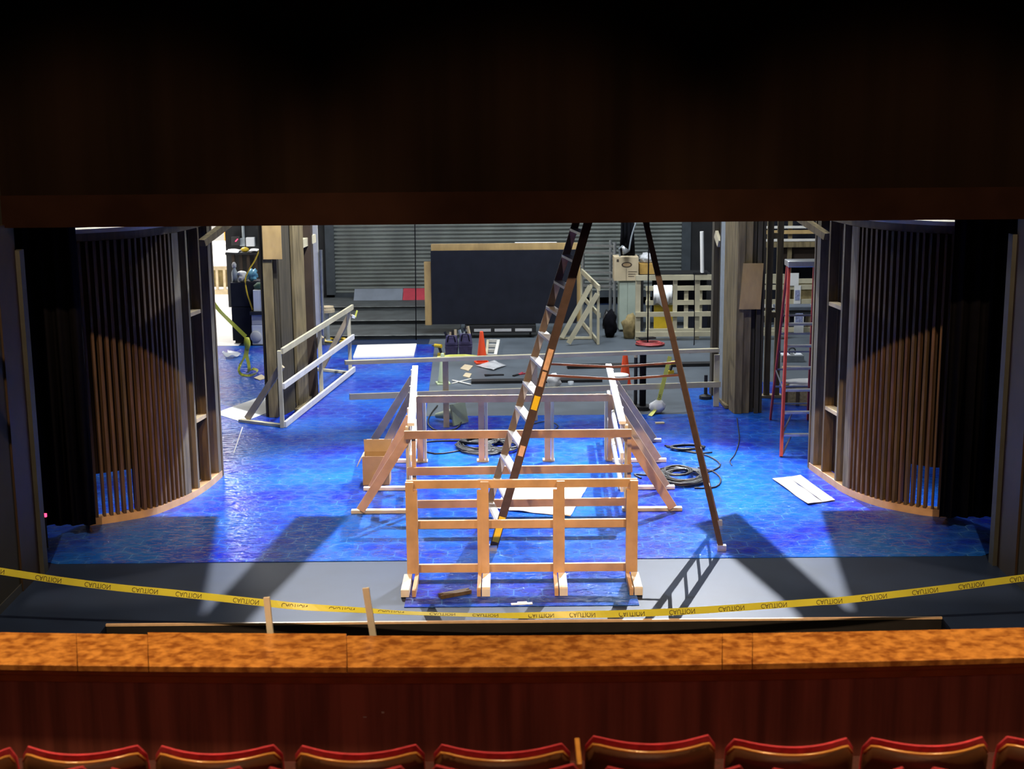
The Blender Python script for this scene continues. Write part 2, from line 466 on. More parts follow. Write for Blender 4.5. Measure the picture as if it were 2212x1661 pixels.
def tag(o, label, cat, group=None, kind=None):
    o['label'] = label
    o['category'] = cat
    if group: o['group'] = group
    if kind: o['kind'] = kind
    return o
def thing(name, label, cat, loc, group=None):
    o = bpy.data.objects.new(name, None)
    o.empty_display_size = 0.1
    o.location = loc
    COL.objects.link(o)
    ORG[o.name] = Vector(loc)
    return tag(o, label, cat, group)
def struct(name, mb, material, **k):
    o = mb.build(name, material, **k)
    o['kind'] = 'structure'
    return o
def box(*a): return MB().box(*a)
def dup(root, loc, label, rz=None):
    r = root.copy(); COL.objects.link(r); r.location = loc; r['label'] = label
    if rz is not None: r.rotation_euler = (0, 0, rz)
    for ch in list(root.children):
        c = ch.copy(); COL.objects.link(c); c.parent = r
        for g in ch.children:
            d = g.copy(); COL.objects.link(d); d.parent = c
    return r
def text_mesh(txt, size):
    """letters as a flat mesh (verts, faces) centred on x, standing on y = 0"""
    cu = bpy.data.curves.new('letters', 'FONT')
    cu.body = txt; cu.size = size; cu.align_x = 'CENTER'; cu.resolution_u = 3
    o = bpy.data.objects.new('letters', cu)
    COL.objects.link(o)
    dg = bpy.context.evaluated_depsgraph_get()
    me = o.evaluated_get(dg).to_mesh()
    vs_ = [v.co.copy() for v in me.vertices]
    fs_ = [tuple(p.vertices) for p in me.polygons]
    bpy.data.objects.remove(o); bpy.data.curves.remove(cu)
    return vs_, fs_

# ------------------------------------------------------------------ the setting
L2 = 14.0
# stage floor with the pit opening cut out of its front edge
fl = MB()
pitY = 13.72
fl.prism([(-L2, 9.0), (-4.12, 9.0), (-4.12, pitY), (4.32, pitY), (4.32, 9.0), (L2, 9.0), (L2, 36.0), (-L2, 36.0)], -0.25, 0.0)
struct('floor', fl, stage_m, at=(0, 0, 0))
struct('floor', box(-1.75, 13.0, 22.80, 35.1, 0.0003, 0.0009), stage_grey, at=(0, 0, 0))
struct('trim_1', box(-4.12, 4.32, pitY - 0.030, pitY, -0.012, 0.010), strip_m)
struct('trim_2', box(-4.115, 4.315, pitY - 0.03, pitY - 0.004, -1.6, -0.0125), black)
struct('wall_pit', box(-4.2, 4.4, 8.9, 8.98, -2.2, 0.0), black)
struct('floor', box(-4.3, 4.5, 8.9, 13.9, -2.3, -2.2), black, at=(0, 0, -2.3))
struct('trim_3', box(-4.09, 4.29, 13.40, 13.66, -0.34, -0.24), black)
# dock beyond the back left corner
struct('floor', box(-16, -7.0, 36.0, 47, -0.25, 0.0), dock_floor, at=(0, 0, -.25))
struct('floor', box(-14, -5.75, 29.75, 36.0, 0.0005, 0.006), dock_floor, at=(0, 0, 0))
struct('wall_dock', box(-16, -6.0, 47, 47.2, 0, 9), dock_wall)
struct('wall_dock', box(-16.2, -16, 29.6, 47, 0, 9), dock_wall)
struct('wall_dock', box(-16, -7.5, 29.4, 29.6, 0, 9), dock_wall)
struct('wall_dock', box(-6.99, -6.8, 35.61, 47, 0, 9), dock_wall)
# auditorium floor, side walls, proscenium wall
struct('floor', box(-5.3, 5.41, 4.25, 7.25, 1.45, 1.78), carpet, at=(0, 0, 1.45))
struct('floor', box(-5.3, 5.41, 0.5, 4.25, 1.45, 2.14), carpet, at=(0, 0, 1.45))
for nm, sx, X in (('left', -1, 5.31), ('right', 1, 5.42)):
    a, b = sorted((sx * X, sx * (X + 0.3)))
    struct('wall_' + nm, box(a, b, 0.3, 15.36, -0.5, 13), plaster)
    a, b = sorted((sx * (X - 0.012), sx * (X)))
    struct('baseboard_' + nm, box(a, b, 9.0, 15.3, 0.0, 0.09), grey_trim)
    a, b = sorted((sx * (X - 0.022), sx * X))
    struct('trim_' + ('4' if sx < 0 else '5'), box(a, b, 14.72, 15.28, 0.0, 3.92), brown_trim)
    a, b = sorted((sx * (X - 0.07), sx * (X + 0.3)))
    struct('trim_' + ('6' if sx < 0 else '7'), box(a, b, 15.28, 15.42, 0.0, 3.62 if sx < 0 else 3.70), grey_trim)
    a, b = sorted((sx * 5.6, sx * 14.0))
    struct('wall_' + nm, box(a, b, 15.42, 15.6, 0, 11), black_wall)
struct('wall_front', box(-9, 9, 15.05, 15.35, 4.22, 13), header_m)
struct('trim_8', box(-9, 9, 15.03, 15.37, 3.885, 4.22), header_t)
struct('ceiling', box(-9, 9, 0, 15.3, 13, 13.2), black_wall)
struct('ceiling', box(-16, 14, 15.3, 47, 11, 11.2), black_wall)
# stage house walls
struct('wall_back', box(-7.0, -4.55, 35.2, 35.6, 0, 11), black_wall)
struct('wall_back', box(4.35, 14, 35.2, 35.6, 0, 11), black_wall)
struct('wall_back', box(-4.55, 4.35, 35.35, 35.7, 4.6, 11), black_wall)
struct('wall_right', box(13.8, 14, 15.6, 35.6, 0, 11), black_wall)
struct('wall_left', box(-7.5, -7.3, 15.6, 29.6, 0, 11), black_wall)

# roll-up shutter door at the back (real corrugation)
dr = MB()
xs0, xs1, zb, zt = -4.36, 4.22, 0.30, 4.7
prof = []
n = 46
for i in range(n):
    z = zb + (zt - zb) * i / n
    h = (zt - zb) / n
    prof += [(z, 0.0), (z + h * 0.30, 0.004), (z + h * 0.5, 0.06), (z + h * 0.66, 0.065), (z + h * 0.9, 0.012)]
rows = [[dr.bm.verts.new((x, 35.22 - d, z)) for x in (xs0, xs1)] for z, d in prof]
for a, b in zip(rows, rows[1:]):
    dr.bm.faces.new((a[0], a[1], b[1], b[0]))
d1 = struct('door_1', dr, shutter_m, at=(0, 35.2, zb))
g = MB()
for x in (xs0 - 0.08, xs1 + 0.08):
    g.box(x - 0.11, x + 0.11, 35.12, 35.24, 0.3, 4.7)
g.box(xs0, xs1, 35.16, 35.24, 0.18, 0.34)
g.build('door_guide', shutter_guide, d1)
# stepped platforms in front of the shutter
struct('trim_9', box(-4.75, -1.14, 33.5, 35.1, 0.0, 0.24), riser_m)
struct('trim_10', box(-4.75, -1.14, 31.95, 33.5, 0.0, 0.16), riser_m)
struct('trim_11', box(-4.75, -1.14, 30.4, 31.95, 0.0, 0.08), riser_m)
struct('trim_12', box(-4.75, -1.14, 33.47, 33.53, 0.2405, 0.2445), worn_edge)
struct('trim_13', box(-4.75, -1.14, 31.9, 31.98, 0.1605, 0.1645), worn_edge)
struct('trim_14', box(-4.75, -1.14, 30.37, 30.45, 0.0805, 0.0845), worn_edge)

# hidden-above-the-portal masking border, hung from a pipe (cuts the overhead light)
bd = thing('masking_border', 'black cloth border hung high across the stage behind the proscenium', 'stage curtain', (0, 18.35, 3.9))
box(-7, 7, 18.33, 18.37, 3.9, 10.9).build('border_cloth', black_cloth, bd)
MB().cyl((-7, 18.35, 10.92), (7, 18.35, 10.92), 0.03).build('border_pipe', steel, bd)

# work light fixtures with added unseen mask plates that shape the floor bands
gbandL = [(-2.74, 17.35), (-2.06, 17.35), (-2.68, 13.9), (-3.19, 13.9)]
gbandR = [(2.22, 16.9), (2.83, 17.35), (3.42, 13.9), (2.88, 13.9)]
goutL = [(-3.72, 17.4), (-3.19, 13.9), (-8.0, 13.9), (-8.0, 17.4)]
goutR = [(3.88, 17.4), (8.0, 17.4), (8.0, 13.9), (3.47, 13.9)]
topL = [(-8, 13.9), (-2.68, 13.9), (-2.68, 12.6), (-8, 12.6)]
topR = [(2.88, 13.9), (8, 13.9), (8, 12.6), (2.88, 12.6)]
for nm, Lp, side in (('left', BACKL[0], 'left'), ('right', BACKL[1], 'right')):
    t = thing('stage_work_light', 'work light with cut shutter plate hung high upstage on the %s' % side, 'stage light', (Lp.x, Lp.y, Lp.z), 'hanging work lights')
    py = Lp.y - 1.0
    mb = MB()
    for poly in (gbandL, gbandR, goutL, goutR, topL, topR):
        q = []
        for gx, gy in poly:
            k = (py - Lp.y) / (gy - Lp.y)
            q.append((Lp.x + (gx - Lp.x) * k, Lp.z * (1 - k)))
        mb.prism(q, py - 0.004, py + 0.004, plane='xz')
    mb.build('shutter_plate', black, t)
    hb = MB().box(Lp.x - 0.15, Lp.x + 0.15, Lp.y + 0.1, Lp.y + 0.45, Lp.z - 0.12, Lp.z + 0.2)
    hb.build('lamp_housing', black, t)
    MB().tube([(Lp.x, Lp.y + 0.3, Lp.z + 0.2), (Lp.x, Lp.y + 0.3, 10.95)], 0.02).build('drop_pipe', steel, t)
    MB().beam((Lp.x, Lp.y + 0.1, Lp.z + 0.19), (Lp.x, py, Lp.z * 0.905), 0.02, 0.02).build('plate_arm', steel, t)

# ------------------------------------------------------------------ blue hexagon sheeting
tp = MB()
tp.prism([(-5.22, 15.62), (-1.14, 15.62), (-1.14, 14.12), (1.30, 14.12), (1.30, 15.62), (5.34, 15.62), (6.6, 16.5), (6.6, 25.5), (3.0, 25.5), (3.0, 22.95), (-1.42, 22.95), (-1.62, 29.7), (-7.2, 29.7), (-7.2, 16.5)], 0.001, 0.008)
tag(tp.build('floor_sheeting', tarp_m, at=(0, 0, 0.001)), 'glossy blue sheeting with a hexagon line pattern covering the stage floor', 'floor covering')

# ------------------------------------------------------------------ balcony parapet, seats, stakes
pw = thing('parapet', 'low wooden parapet with worn orange-brown cap before the red seats', 'parapet', (0, 7.2, 1.78))
ZC = 2.34
def capY(x, back):
    f0 = gp(x, 1435 + 12 * (1 - ((x - 1106) / 1106) ** 2) - (x / 2212) * 15, ZC).y
    b0 = gp(x, 1365 + 12 * (1 - ((x - 1106) / 1106) ** 2) - (x / 2212) * 10, ZC).y
    return b0 if back else f0
cuts = [-930, 165, 320, 750, 1562, 1628, 3170]
for i in range(6):
    x0, x1 = cuts[i], cuts[i + 1]
    mb = MB()
    nn = 12
    fr, bk = [], []
    for k in range(nn + 1):
        x = x0 + (x1 - x0) * k / nn
        yf, yb = capY(x, False), capY(x, True)
        if i == 2: yb += 0.03
        sh = 0.0
        fr.append((gp(x, 1440, ZC).x, yf)); bk.append((gp(x, 1440, ZC).x * yb / yf * 0.997, yb))
    g_ = 0.0015
    fr[0] = (fr[0][0] + g_, fr[0][1]); fr[-1] = (fr[-1][0] - g_, fr[-1][1])
    mb.prism(fr + bk[::-1], ZC - 0.035, ZC)
    mb.build('cap_board', cap_m, pw, bevel=0.004)
mo, pn, ld = MB(), MB(), MB()
fr = [(gp(x, 1440, ZC).x, capY(x, False)) for x in range(-925, 3171, 61)]
def band(mb, off, thick, z0, z1):
    mb.prism([(x, y + off) for x, y in fr] + [(x, y + off + thick) for x, y in fr[::-1]], z0, z1)
band(mo, 0.012, 0.08, ZC - 0.062, ZC - 0.036)
band(mo, 0.035, 0.06, ZC - 0.11, ZC - 0.062)
mo.build('cap_moulding', cap_edge, pw, bevel=0.006)
band(pn, 0.06, 0.04, 1.78, ZC - 0.036)
pn.build('front_panel', panel_m, pw)
band(ld, 0.26, 0.10, -0.9, ZC - 0.036)
ld.build('back_panel', black, pw)
# pale scuffs on the panel
for x, y, w_, h_ in ((788, 1549, 9, 3), (827, 1539, 7, 5)):
    c = pp(x, y, capY(x, False) + 0.058)
    box(c.x - w_ * .001, c.x + w_ * .001, c.y - 0.0006, c.y + 0.002, c.z - h_ * .001, c.z + h_ * .001).build('scuff_mark', grey_card, pw)

for k, (x0, y0, x1, y1, w_) in enumerate(((586, 1371, 576, 1290, 0.034), (809, 1378, 790, 1270, 0.036))):
    b0, b1 = pp(x0, y0 + 14, 7.56), pp(x1, y1, 7.60)
    low = b0 + (b0 - b1) * 2.4
    mb = MB().beam(low, b1, w_, 0.022, up=(0, 1, 0))
    tag(mb.build('wooden_stake', pine_white), ['short pale wooden stake behind the parapet, left one of two', 'taller orange-lit wooden stake behind the parapet, nearest the cap joint'][k], 'wooden stake', 'stakes behind the parapet')

# theatre seats: wood shell, red pad, tip-up seat, iron standard
def make_seat():
    t = thing('theatre_seat', 'seat', 'theatre seat', (0, 0, 0), 'red theatre seats')
    WD, n_ = 0.505, 16
    def curve(u):          # u in -1..1 -> forward shift, the ends wrap forward
        return 0.105 * u * u
    def drop(u):           # slightly rounded top corners
        return 0.05 * max(0, (abs(u) - 0.82) / 0.18) ** 2.5
    def shell_mesh(z0, z1, t0, t1, wd, lean, rnd):
        mb = MB(); bm = mb.bm
        rows = []
        zs = [z0 + (z1 - z0) * i / 8 for i in range(9)]
        for z in zs:
            a, b = [], []
            f = (z - z0) / (z1 - z0)
            for i in range(n_ + 1):
                u = -1 + 2 * i / n_
                zz_ = z - drop(u) * f
                y = curve(u) - lean * (z - 0.4)
                bulge = 1.0
                if rnd: bulge = math.sqrt(max(0.03, 1 - max(0, (f - 0.86) / 0.14) ** 2)) * math.sqrt(max(0.08, 1 - max(0, (abs(u) - 0.9) / 0.1) ** 2))
                a.append(bm.verts.new((u * wd / 2, y + t0, zz_)))
                b.append(bm.verts.new((u * wd / 2, y + t0 + (t1 - t0) * bulge, zz_)))
            rows.append((a, b))
        for (a, b), (c, d) in zip(rows, rows[1:]):
            for i in range(n_):
                bm.faces.new((a[i], a[i + 1], c[i + 1], c[i])); bm.faces.new((b[i], d[i], d[i + 1], b[i + 1]))
            bm.faces.new((a[0], c[0], d[0], b[0])); bm.faces.new((a[n_], b[n_], d[n_], c[n_]))
        for i in range(n_):
            a, b = rows[0]; bm.faces.new((a[i], b[i], b[i + 1], a[i + 1]))
            a, b = rows[-1]; bm.faces.new((a[i], a[i + 1], b[i + 1], b[i]))
        return mb
    sh = shell_mesh(0.42, 0.992, -0.012, 0.006, WD, 0.16, False).build('back_shell', shell_m, t, smooth=True)
    # top edge of the shell, its highlight coloured in as gold
    ed = MB()
    ed.tube([(u * WD / 2, curve(u) - 0.16 * 0.6 - 0.004, 0.992 - drop(u) + 0.002) for u in [-0.985 + 1.97 * i / 20 for i in range(21)]], 0.006, 8)
    ed.build('shell_edge', seat_edge, sh, smooth=True)
    shell_mesh(0.44, 1.022, 0.008, 0.075, WD + 0.004, 0.16, True).build('back_pad', velvet, t, bevel=0.012, smooth=True)
    st = MB().prism([(-0.235, 0.08), (0.235, 0.08), (0.24, 0.2), (0.22, 0.50), (0.0, 0.53), (-0.22, 0.50), (-0.24, 0.2)], 0.40, 0.485)
    st.build('seat_pad', velvet, t, bevel=0.02)
    MB().beam((-0.2625, 0.06, 0.0), (-0.2625, 0.06, 0.60), 0.012, 0.06, up=(0, 1, 0)).build('standard', cast_iron, t)
    ar = MB().box(-0.276, -0.249, 0.03, 0.40, 0.601, 0.64)
    ar.build('armrest', seat_edge, t, bevel=0.008)
    return t
seat0 = make_seat()
front = [(-105, 35, 1608, 1609), (40, 322, 1600, 1608), (328, 615, 1605, 1601), (630, 922, 1600, 1605), (930, 1238, 1610, 1590), (1258, 1552, 1580, 1583), (1562, 1850, 1588, 1588), (1858, 2142, 1588, 1583), (2150, 2440, 1583, 1583)]
back = [(-130, 208, 1650, 1647), (217, 545, 1645, 1653), (558, 893, 1655, 1640), (914, 1266, 1642, 1644), (1286, 1624, 1641, 1652), (1644, 1974, 1652, 1648), (1988, 2330, 1647, 1650)]
nth = ['first', 'second', 'third', 'fourth', 'fifth', 'sixth', 'seventh', 'eighth', 'ninth']
first = True
for r, (row, zt_, fl_, Y_) in enumerate(((front, 2.81, 1.78, 5.15), (back, 3.17, 2.14, 4.24))):
    for i, (x0, x1, ya, yb) in enumerate(row):
        xc = (x0 + x1) / 2
        a, b = pp(x0, ya, Y_), pp(x1, yb, Y_)
        loc = Vector(((a.x + b.x) / 2, Y_ - 0.01, fl_))
        rz = 0.0
        topz = (a.z + b.z) / 2
        lab = '%s red theatre seat from the left in the %s' % (nth[i], 'row nearest the parapet' if r == 0 else 'row at the bottom edge')
        if first:
            s_ = seat0; s_['label'] = lab; first = False
        else:
            s_ = dup(seat0, loc, lab)
        s_.location = loc
        k = (topz - fl_) / 1.025
        s_.scale = ((b.x - a.x) / 0.530, 1.0, k)
# lit wooden standard in the wide gap of the front row
q = pp(1247, 1620, 5.22)
tag(box(q.x - 0.010, q.x + 0.010, 5.02, 5.24, 1.78, pp(1247, 1598, 5.22).z).build('end_panel', seat_edge, bevel=0.004), 'orange-lit wooden panel between two front row seats', 'seat panel')
# ------------------------------------------------------------------ caution tape across the stage front
TY = 13.45
tape_px = [(-30, 1229), (0, 1233.5), (127, 1253), (253, 1269), (380, 1281.5), (557, 1300.5), (653, 1310.5), (780, 1318), (881, 1324), (1030, 1328.5), (1125, 1329.5), (1258, 1327), (1327, 1326), (1453, 1321.5), (1580, 1313.5), (1757, 1300.5), (1829, 1295.5), (2032, 1272), (2209, 1248.5), (2245, 1244)]
def smooth(pts, n):
    out = []
    P = [Vector(p) for p in pts]
    for i in range(len(P) - 1):
        p0, p1, p2, p3 = P[max(i - 1, 0)], P[i], P[i + 1], P[min(i + 2, len(P) - 1)]
        for k in range(n):
            t = k / n
            out.append(0.5 * ((2 * p1) + (p2 - p0) * t + (2 * p0 - 5 * p1 + 4 * p2 - p3) * t * t + (3 * p1 - p0 - 3 * p2 + p3) * t ** 3))
    out.append(P[-1])
    return out
path = smooth([pp(x, y, TY) for x, y in tape_px], 6)
path = [p for p in path if -5.28 < p.x < 5.39]
t = thing('caution_tape', 'yellow caution tape sagging across the front of the stage', 'caution tape', path[len(path) // 2])
TW = 0.070
def tilt(u):                 # the tape turns edge-on near the middle
    a = math.exp(-((u - 0.44) / 0.13) ** 2)
    ang = math.radians(8 + 74 * a)
    return (0, math.sin(ang), math.cos(ang))
MB().strip(path, TW, 0.002, up=tilt).build('tape_band', yellow_tape, t)
lens_ = [0.0]
for a, b in zip(path, path[1:]): lens_.append(lens_[-1] + (b - a).length)
def along(s):
    s = min(max(s, 0), lens_[-1] - 1e-4)
    for i in range(len(path) - 1):
        if lens_[i + 1] >= s:
            k = (s - lens_[i]) / (lens_[i + 1] - lens_[i])
            return path[i].lerp(path[i + 1], k), (path[i + 1] - path[i]).normalized(), s / lens_[-1]
vv, ff = text_mesh('CAUTION', 0.072)
wtxt = max(v.x for v in vv) - min(v.x for v in vv)
px_c = [-2, 105, 211, 317, 423, 530, 637, 743, 850, 956, 1062, 1170, 1278, 1384, 1492, 1598, 1704, 1810, 1916, 2022, 2200]
px_c = [-10] + [104 + 105.4 * i for i in range(20)] + [2212]
for xc in px_c:
    lt = MB()
    s0 = min(range(len(path)), key=lambda i: abs(path[i].x - pp(xc, 1300, TY).x))
    nv = []
    for v in vv:
        p, d, u = along(lens_[s0] + v.x * 0.255 / wtxt)
        upv = Vector(tilt(u)); nrm = d.cross(upv).normalized(); upv = nrm.cross(d)
        y = -(v.y - 0.026)            # seen from behind: the letters stand head down
        nv.append(lt.bm.verts.new(p + upv * (y * 0.95 - 0.006) + nrm * 0.0022))
    for f in ff:
        try: lt.bm.faces.new([nv[i] for i in f])
        except ValueError: pass
    lt.build('lettering', ink, t)

# ------------------------------------------------------------------ side masking and curved slatted walls
def curtain(name, label, x0, x1, y, z0, z1, cat='stage curtain'):
    mb = MB(); bm = mb.bm
    n_ = int(abs(x1 - x0) * 40)
    lo, hi = [], []
    for i in range(n_ + 1):
        x = x0 + (x1 - x0) * i / n_
        yy = y + 0.035 * math.sin(i * 0.9) + 0.01 * math.sin(i * 2.3)
        lo.append((bm.verts.new((x, yy, z0)), bm.verts.new((x, yy + 0.012, z0))))
        hi.append((bm.verts.new((x, yy, z1)), bm.verts.new((x, yy + 0.012, z1))))
    for i in range(n_):
        bm.faces.new((lo[i][0], lo[i + 1][0], hi[i + 1][0], hi[i][0])); bm.faces.new((lo[i][1], hi[i][1], hi[i + 1][1], lo[i + 1][1]))
        bm.faces.new((lo[i][0], lo[i][1], lo[i + 1][1], lo[i + 1][0])); bm.faces.new((hi[i][0], hi[i + 1][0], hi[i + 1][1], hi[i][1]))
    bm.faces.new((lo[0][0], hi[0][0], hi[0][1], lo[0][1])); bm.faces.new((lo[n_][0], lo[n_][1], hi[n_][1], hi[n_][0]))
    o = mb.build(name, black_cloth, smooth=True)
    return tag(o, label, cat, 'black side curtains')
curtain('side_curtain', 'black curtain hanging at the left of the stage opening', -7.0, pp(182, 800, 16.6).x, 16.6, 0.16, 10.9)
curtain('side_curtain', 'black curtain hanging at the right of the stage opening', pp(2046, 800, 16.6).x, 7.0, 16.6, 0.16, 10.9)

def arc_pts(pxs):
    g_ = [gp(x, y) for x, y in pxs]
    p = smooth([(v.x, v.y, 0) for v in g_], 40)
    d = [0.0]
    for a, b in zip(p, p[1:]): d.append(d[-1] + (b - a).length)
    return p, d
def at_len(p, d, s):
    s = min(max(s, 0), d[-1])
    for i in range(len(p) - 1):
        if d[i + 1] >= s:
            k = 0 if d[i + 1] == d[i] else (s - d[i]) / (d[i + 1] - d[i])
            q = p[i].lerp(p[i + 1], k); tdir = (p[i + 1] - p[i]).normalized()
            return q, tdir
    return p[-1], (p[-1] - p[-2]).normalized()
def curved_wall(side, pxs, gaps_lo, label, stud_px):
    sg = -1 if side == 'left' else 1
    p, d = arc_pts(pxs)
    inward = Vector((sg, 0.35, 0)).normalized()       # towards the middle of the round tower
    def nrm(tdir):
        n_ = Vector((-tdir.y, tdir.x, 0))
        return n_ if n_.dot(Vector((sg * 0.5, 1.0, 0))) > 0 else -n_
    t = thing('curved_slat_wall', label, 'scenery wall', (p[0].x, p[0].y, 0), 'curved slatted scenery walls')
    Ltot, ZT = d[-1], 3.62
    # base plate and top plate follow the curve
    def ring(z0, z1, o0, o1, s0=0.0, s1=None):
        s1 = Ltot if s1 is None else s1
        a, b = [], []
        for i in range(41):
            q, td = at_len(p, d, s0 + (s1 - s0) * i / 40)
            n_ = nrm(td)
            a.append((q.x + n_.x * o0, q.y + n_.y * o0)); b.append((q.x + n_.x * o1, q.y + n_.y * o1))
        return MB().prism(a + b[::-1], z0, z1)
    ring(0.008, 0.10, 0.0, 0.14).build('base_plate', fir, t)
    ring(ZT, ZT + 0.05, -0.03, 0.20).build('top_plate', pine_white, t)
    ring(ZT - 0.10, ZT - 0.0005, 0.012, 0.13).build('top_rail', old, t)
    # inner skin behind the slats, open in a low window near the offstage end
    bk = MB(); bm = bk.bm
    cols = []
    n_ = 60
    for i in range(n_ + 1):
        s_ = Ltot * i / n_
        q, td = at_len(p, d, s_); nn = nrm(td)
        cols.append((q + nn * 0.15, q + nn * 0.162, s_))
    def cellbox(i, z0, z1):
        a, b = cols[i], cols[i + 1]
        bk.hexa([(a[0].x, a[0].y, z0), (b[0].x, b[0].y, z0), (b[1].x, b[1].y, z0), (a[1].x, a[1].y, z0), (a[0].x, a[0].y, z1), (b[0].x, b[0].y, z1), (b[1].x, b[1].y, z1), (a[1].x, a[1].y, z1)])
    for i in range(n_):
        sm = (cols[i][2] + cols[i + 1][2]) / 2
        if gaps_lo[0] < sm < gaps_lo[1]:
            cellbox(i, gaps_lo[2], ZT - 0.001)
        else:
            cellbox(i, 0.101, ZT - 0.001)
    bk.build('inner_skin', dark_ply, t)
    # slats
    sp = 0.0875
    s_ = 0.03
    def len_at(px, py):
        g_ = gp(px, py)
        k = min(range(len(p)), key=lambda i: (p[i] - Vector((g_.x, g_.y, 0))).length)
        return d[k]
    stud_s = [len_at(*q_) for q_ in stud_px]
    s_end = stud_s[0] - 0.05
    while s_ < s_end:
        q, td = at_len(p, d, s_); nn = nrm(td)
        c = q + nn * 0.045
        rz = math.atan2(td.y, td.x)
        wv = random.choice((0.030, 0.034, 0.038))
        MB().obox((c.x, c.y, 0.1005), wv, 0.085, ZT - 0.202, rz).build('slat', slat_m if random.random() < 0.75 else old, t)
        s_ += sp * random.uniform(0.92, 1.08)
    # framed end: heavier studs with blocking between them
    last = None
    for k, ss in enumerate(stud_s):
        q, td = at_len(p, d, ss); nn = nrm(td)
        c = q + nn * 0.07
        rz = math.atan2(td.y, td.x)
        MB().obox((c.x, c.y, 0.1005), (0.15, 0.05, 0.05, 0.13)[k], 0.13, ZT - 0.202, rz).build('stud', (stud_m, stud_m, old, stud_m)[k], t)
        if k == 2:
            for z in (1.0, 2.42):
                MB().beam((last.x, last.y, z), (c.x, c.y, z), 0.12, 0.05).build('blocking', pine2, t)
        last = c
    q, td = at_len(p, d, Ltot * 0.93)
    # header brace leaning out over the framed end
    e0, _ = at_len(p, d, Ltot * 0.86)
    e1, td1 = at_len(p, d, Ltot)
    MB().beam((e0.x, e0.y + 0.02, 3.30), (e1.x - sg * 0.22, e1.y + 0.25, 3.52), 0.10, 0.09).build('header_brace', column_m, t)
    MB().beam((e1.x + sg * 0.16, e1.y + 0.1, ZT - .1), (e1.x - sg * 0.30, e1.y + 0.2, ZT + 0.32), 0.09, 0.04).build('header_brace', column_m, t)
    # return wall behind the framed end, running offstage
    MB().box(min(e1.x, e1.x + sg * 0.05), max(e1.x, e1.x + sg * 0.05), e1.y + 0.02, e1.y + 0.10, 0.01, ZT).build('end_post', old, t)
    return t
curved_wall('left', [(190, 1138), (253, 1129), (329, 1115), (380, 1096), (415, 1080), (452, 1056), (481, 1031)], (0.0, 0.66, 0.62), 'curved brown slatted wall at the left of the stage', [(411, 1083), (433, 1070), (457, 1052), (478, 1034)])
curved_wall('right', [(2050, 1119), (2005, 1116), (1956, 1108), (1892, 1094), (1829, 1070), (1794, 1048), (1747, 1014)], (0.0, 0.60, 0.60), 'curved brown slatted wall at the right of the stage', [(1824, 1068), (1803, 1054), (1772, 1033), (1750, 1017)])

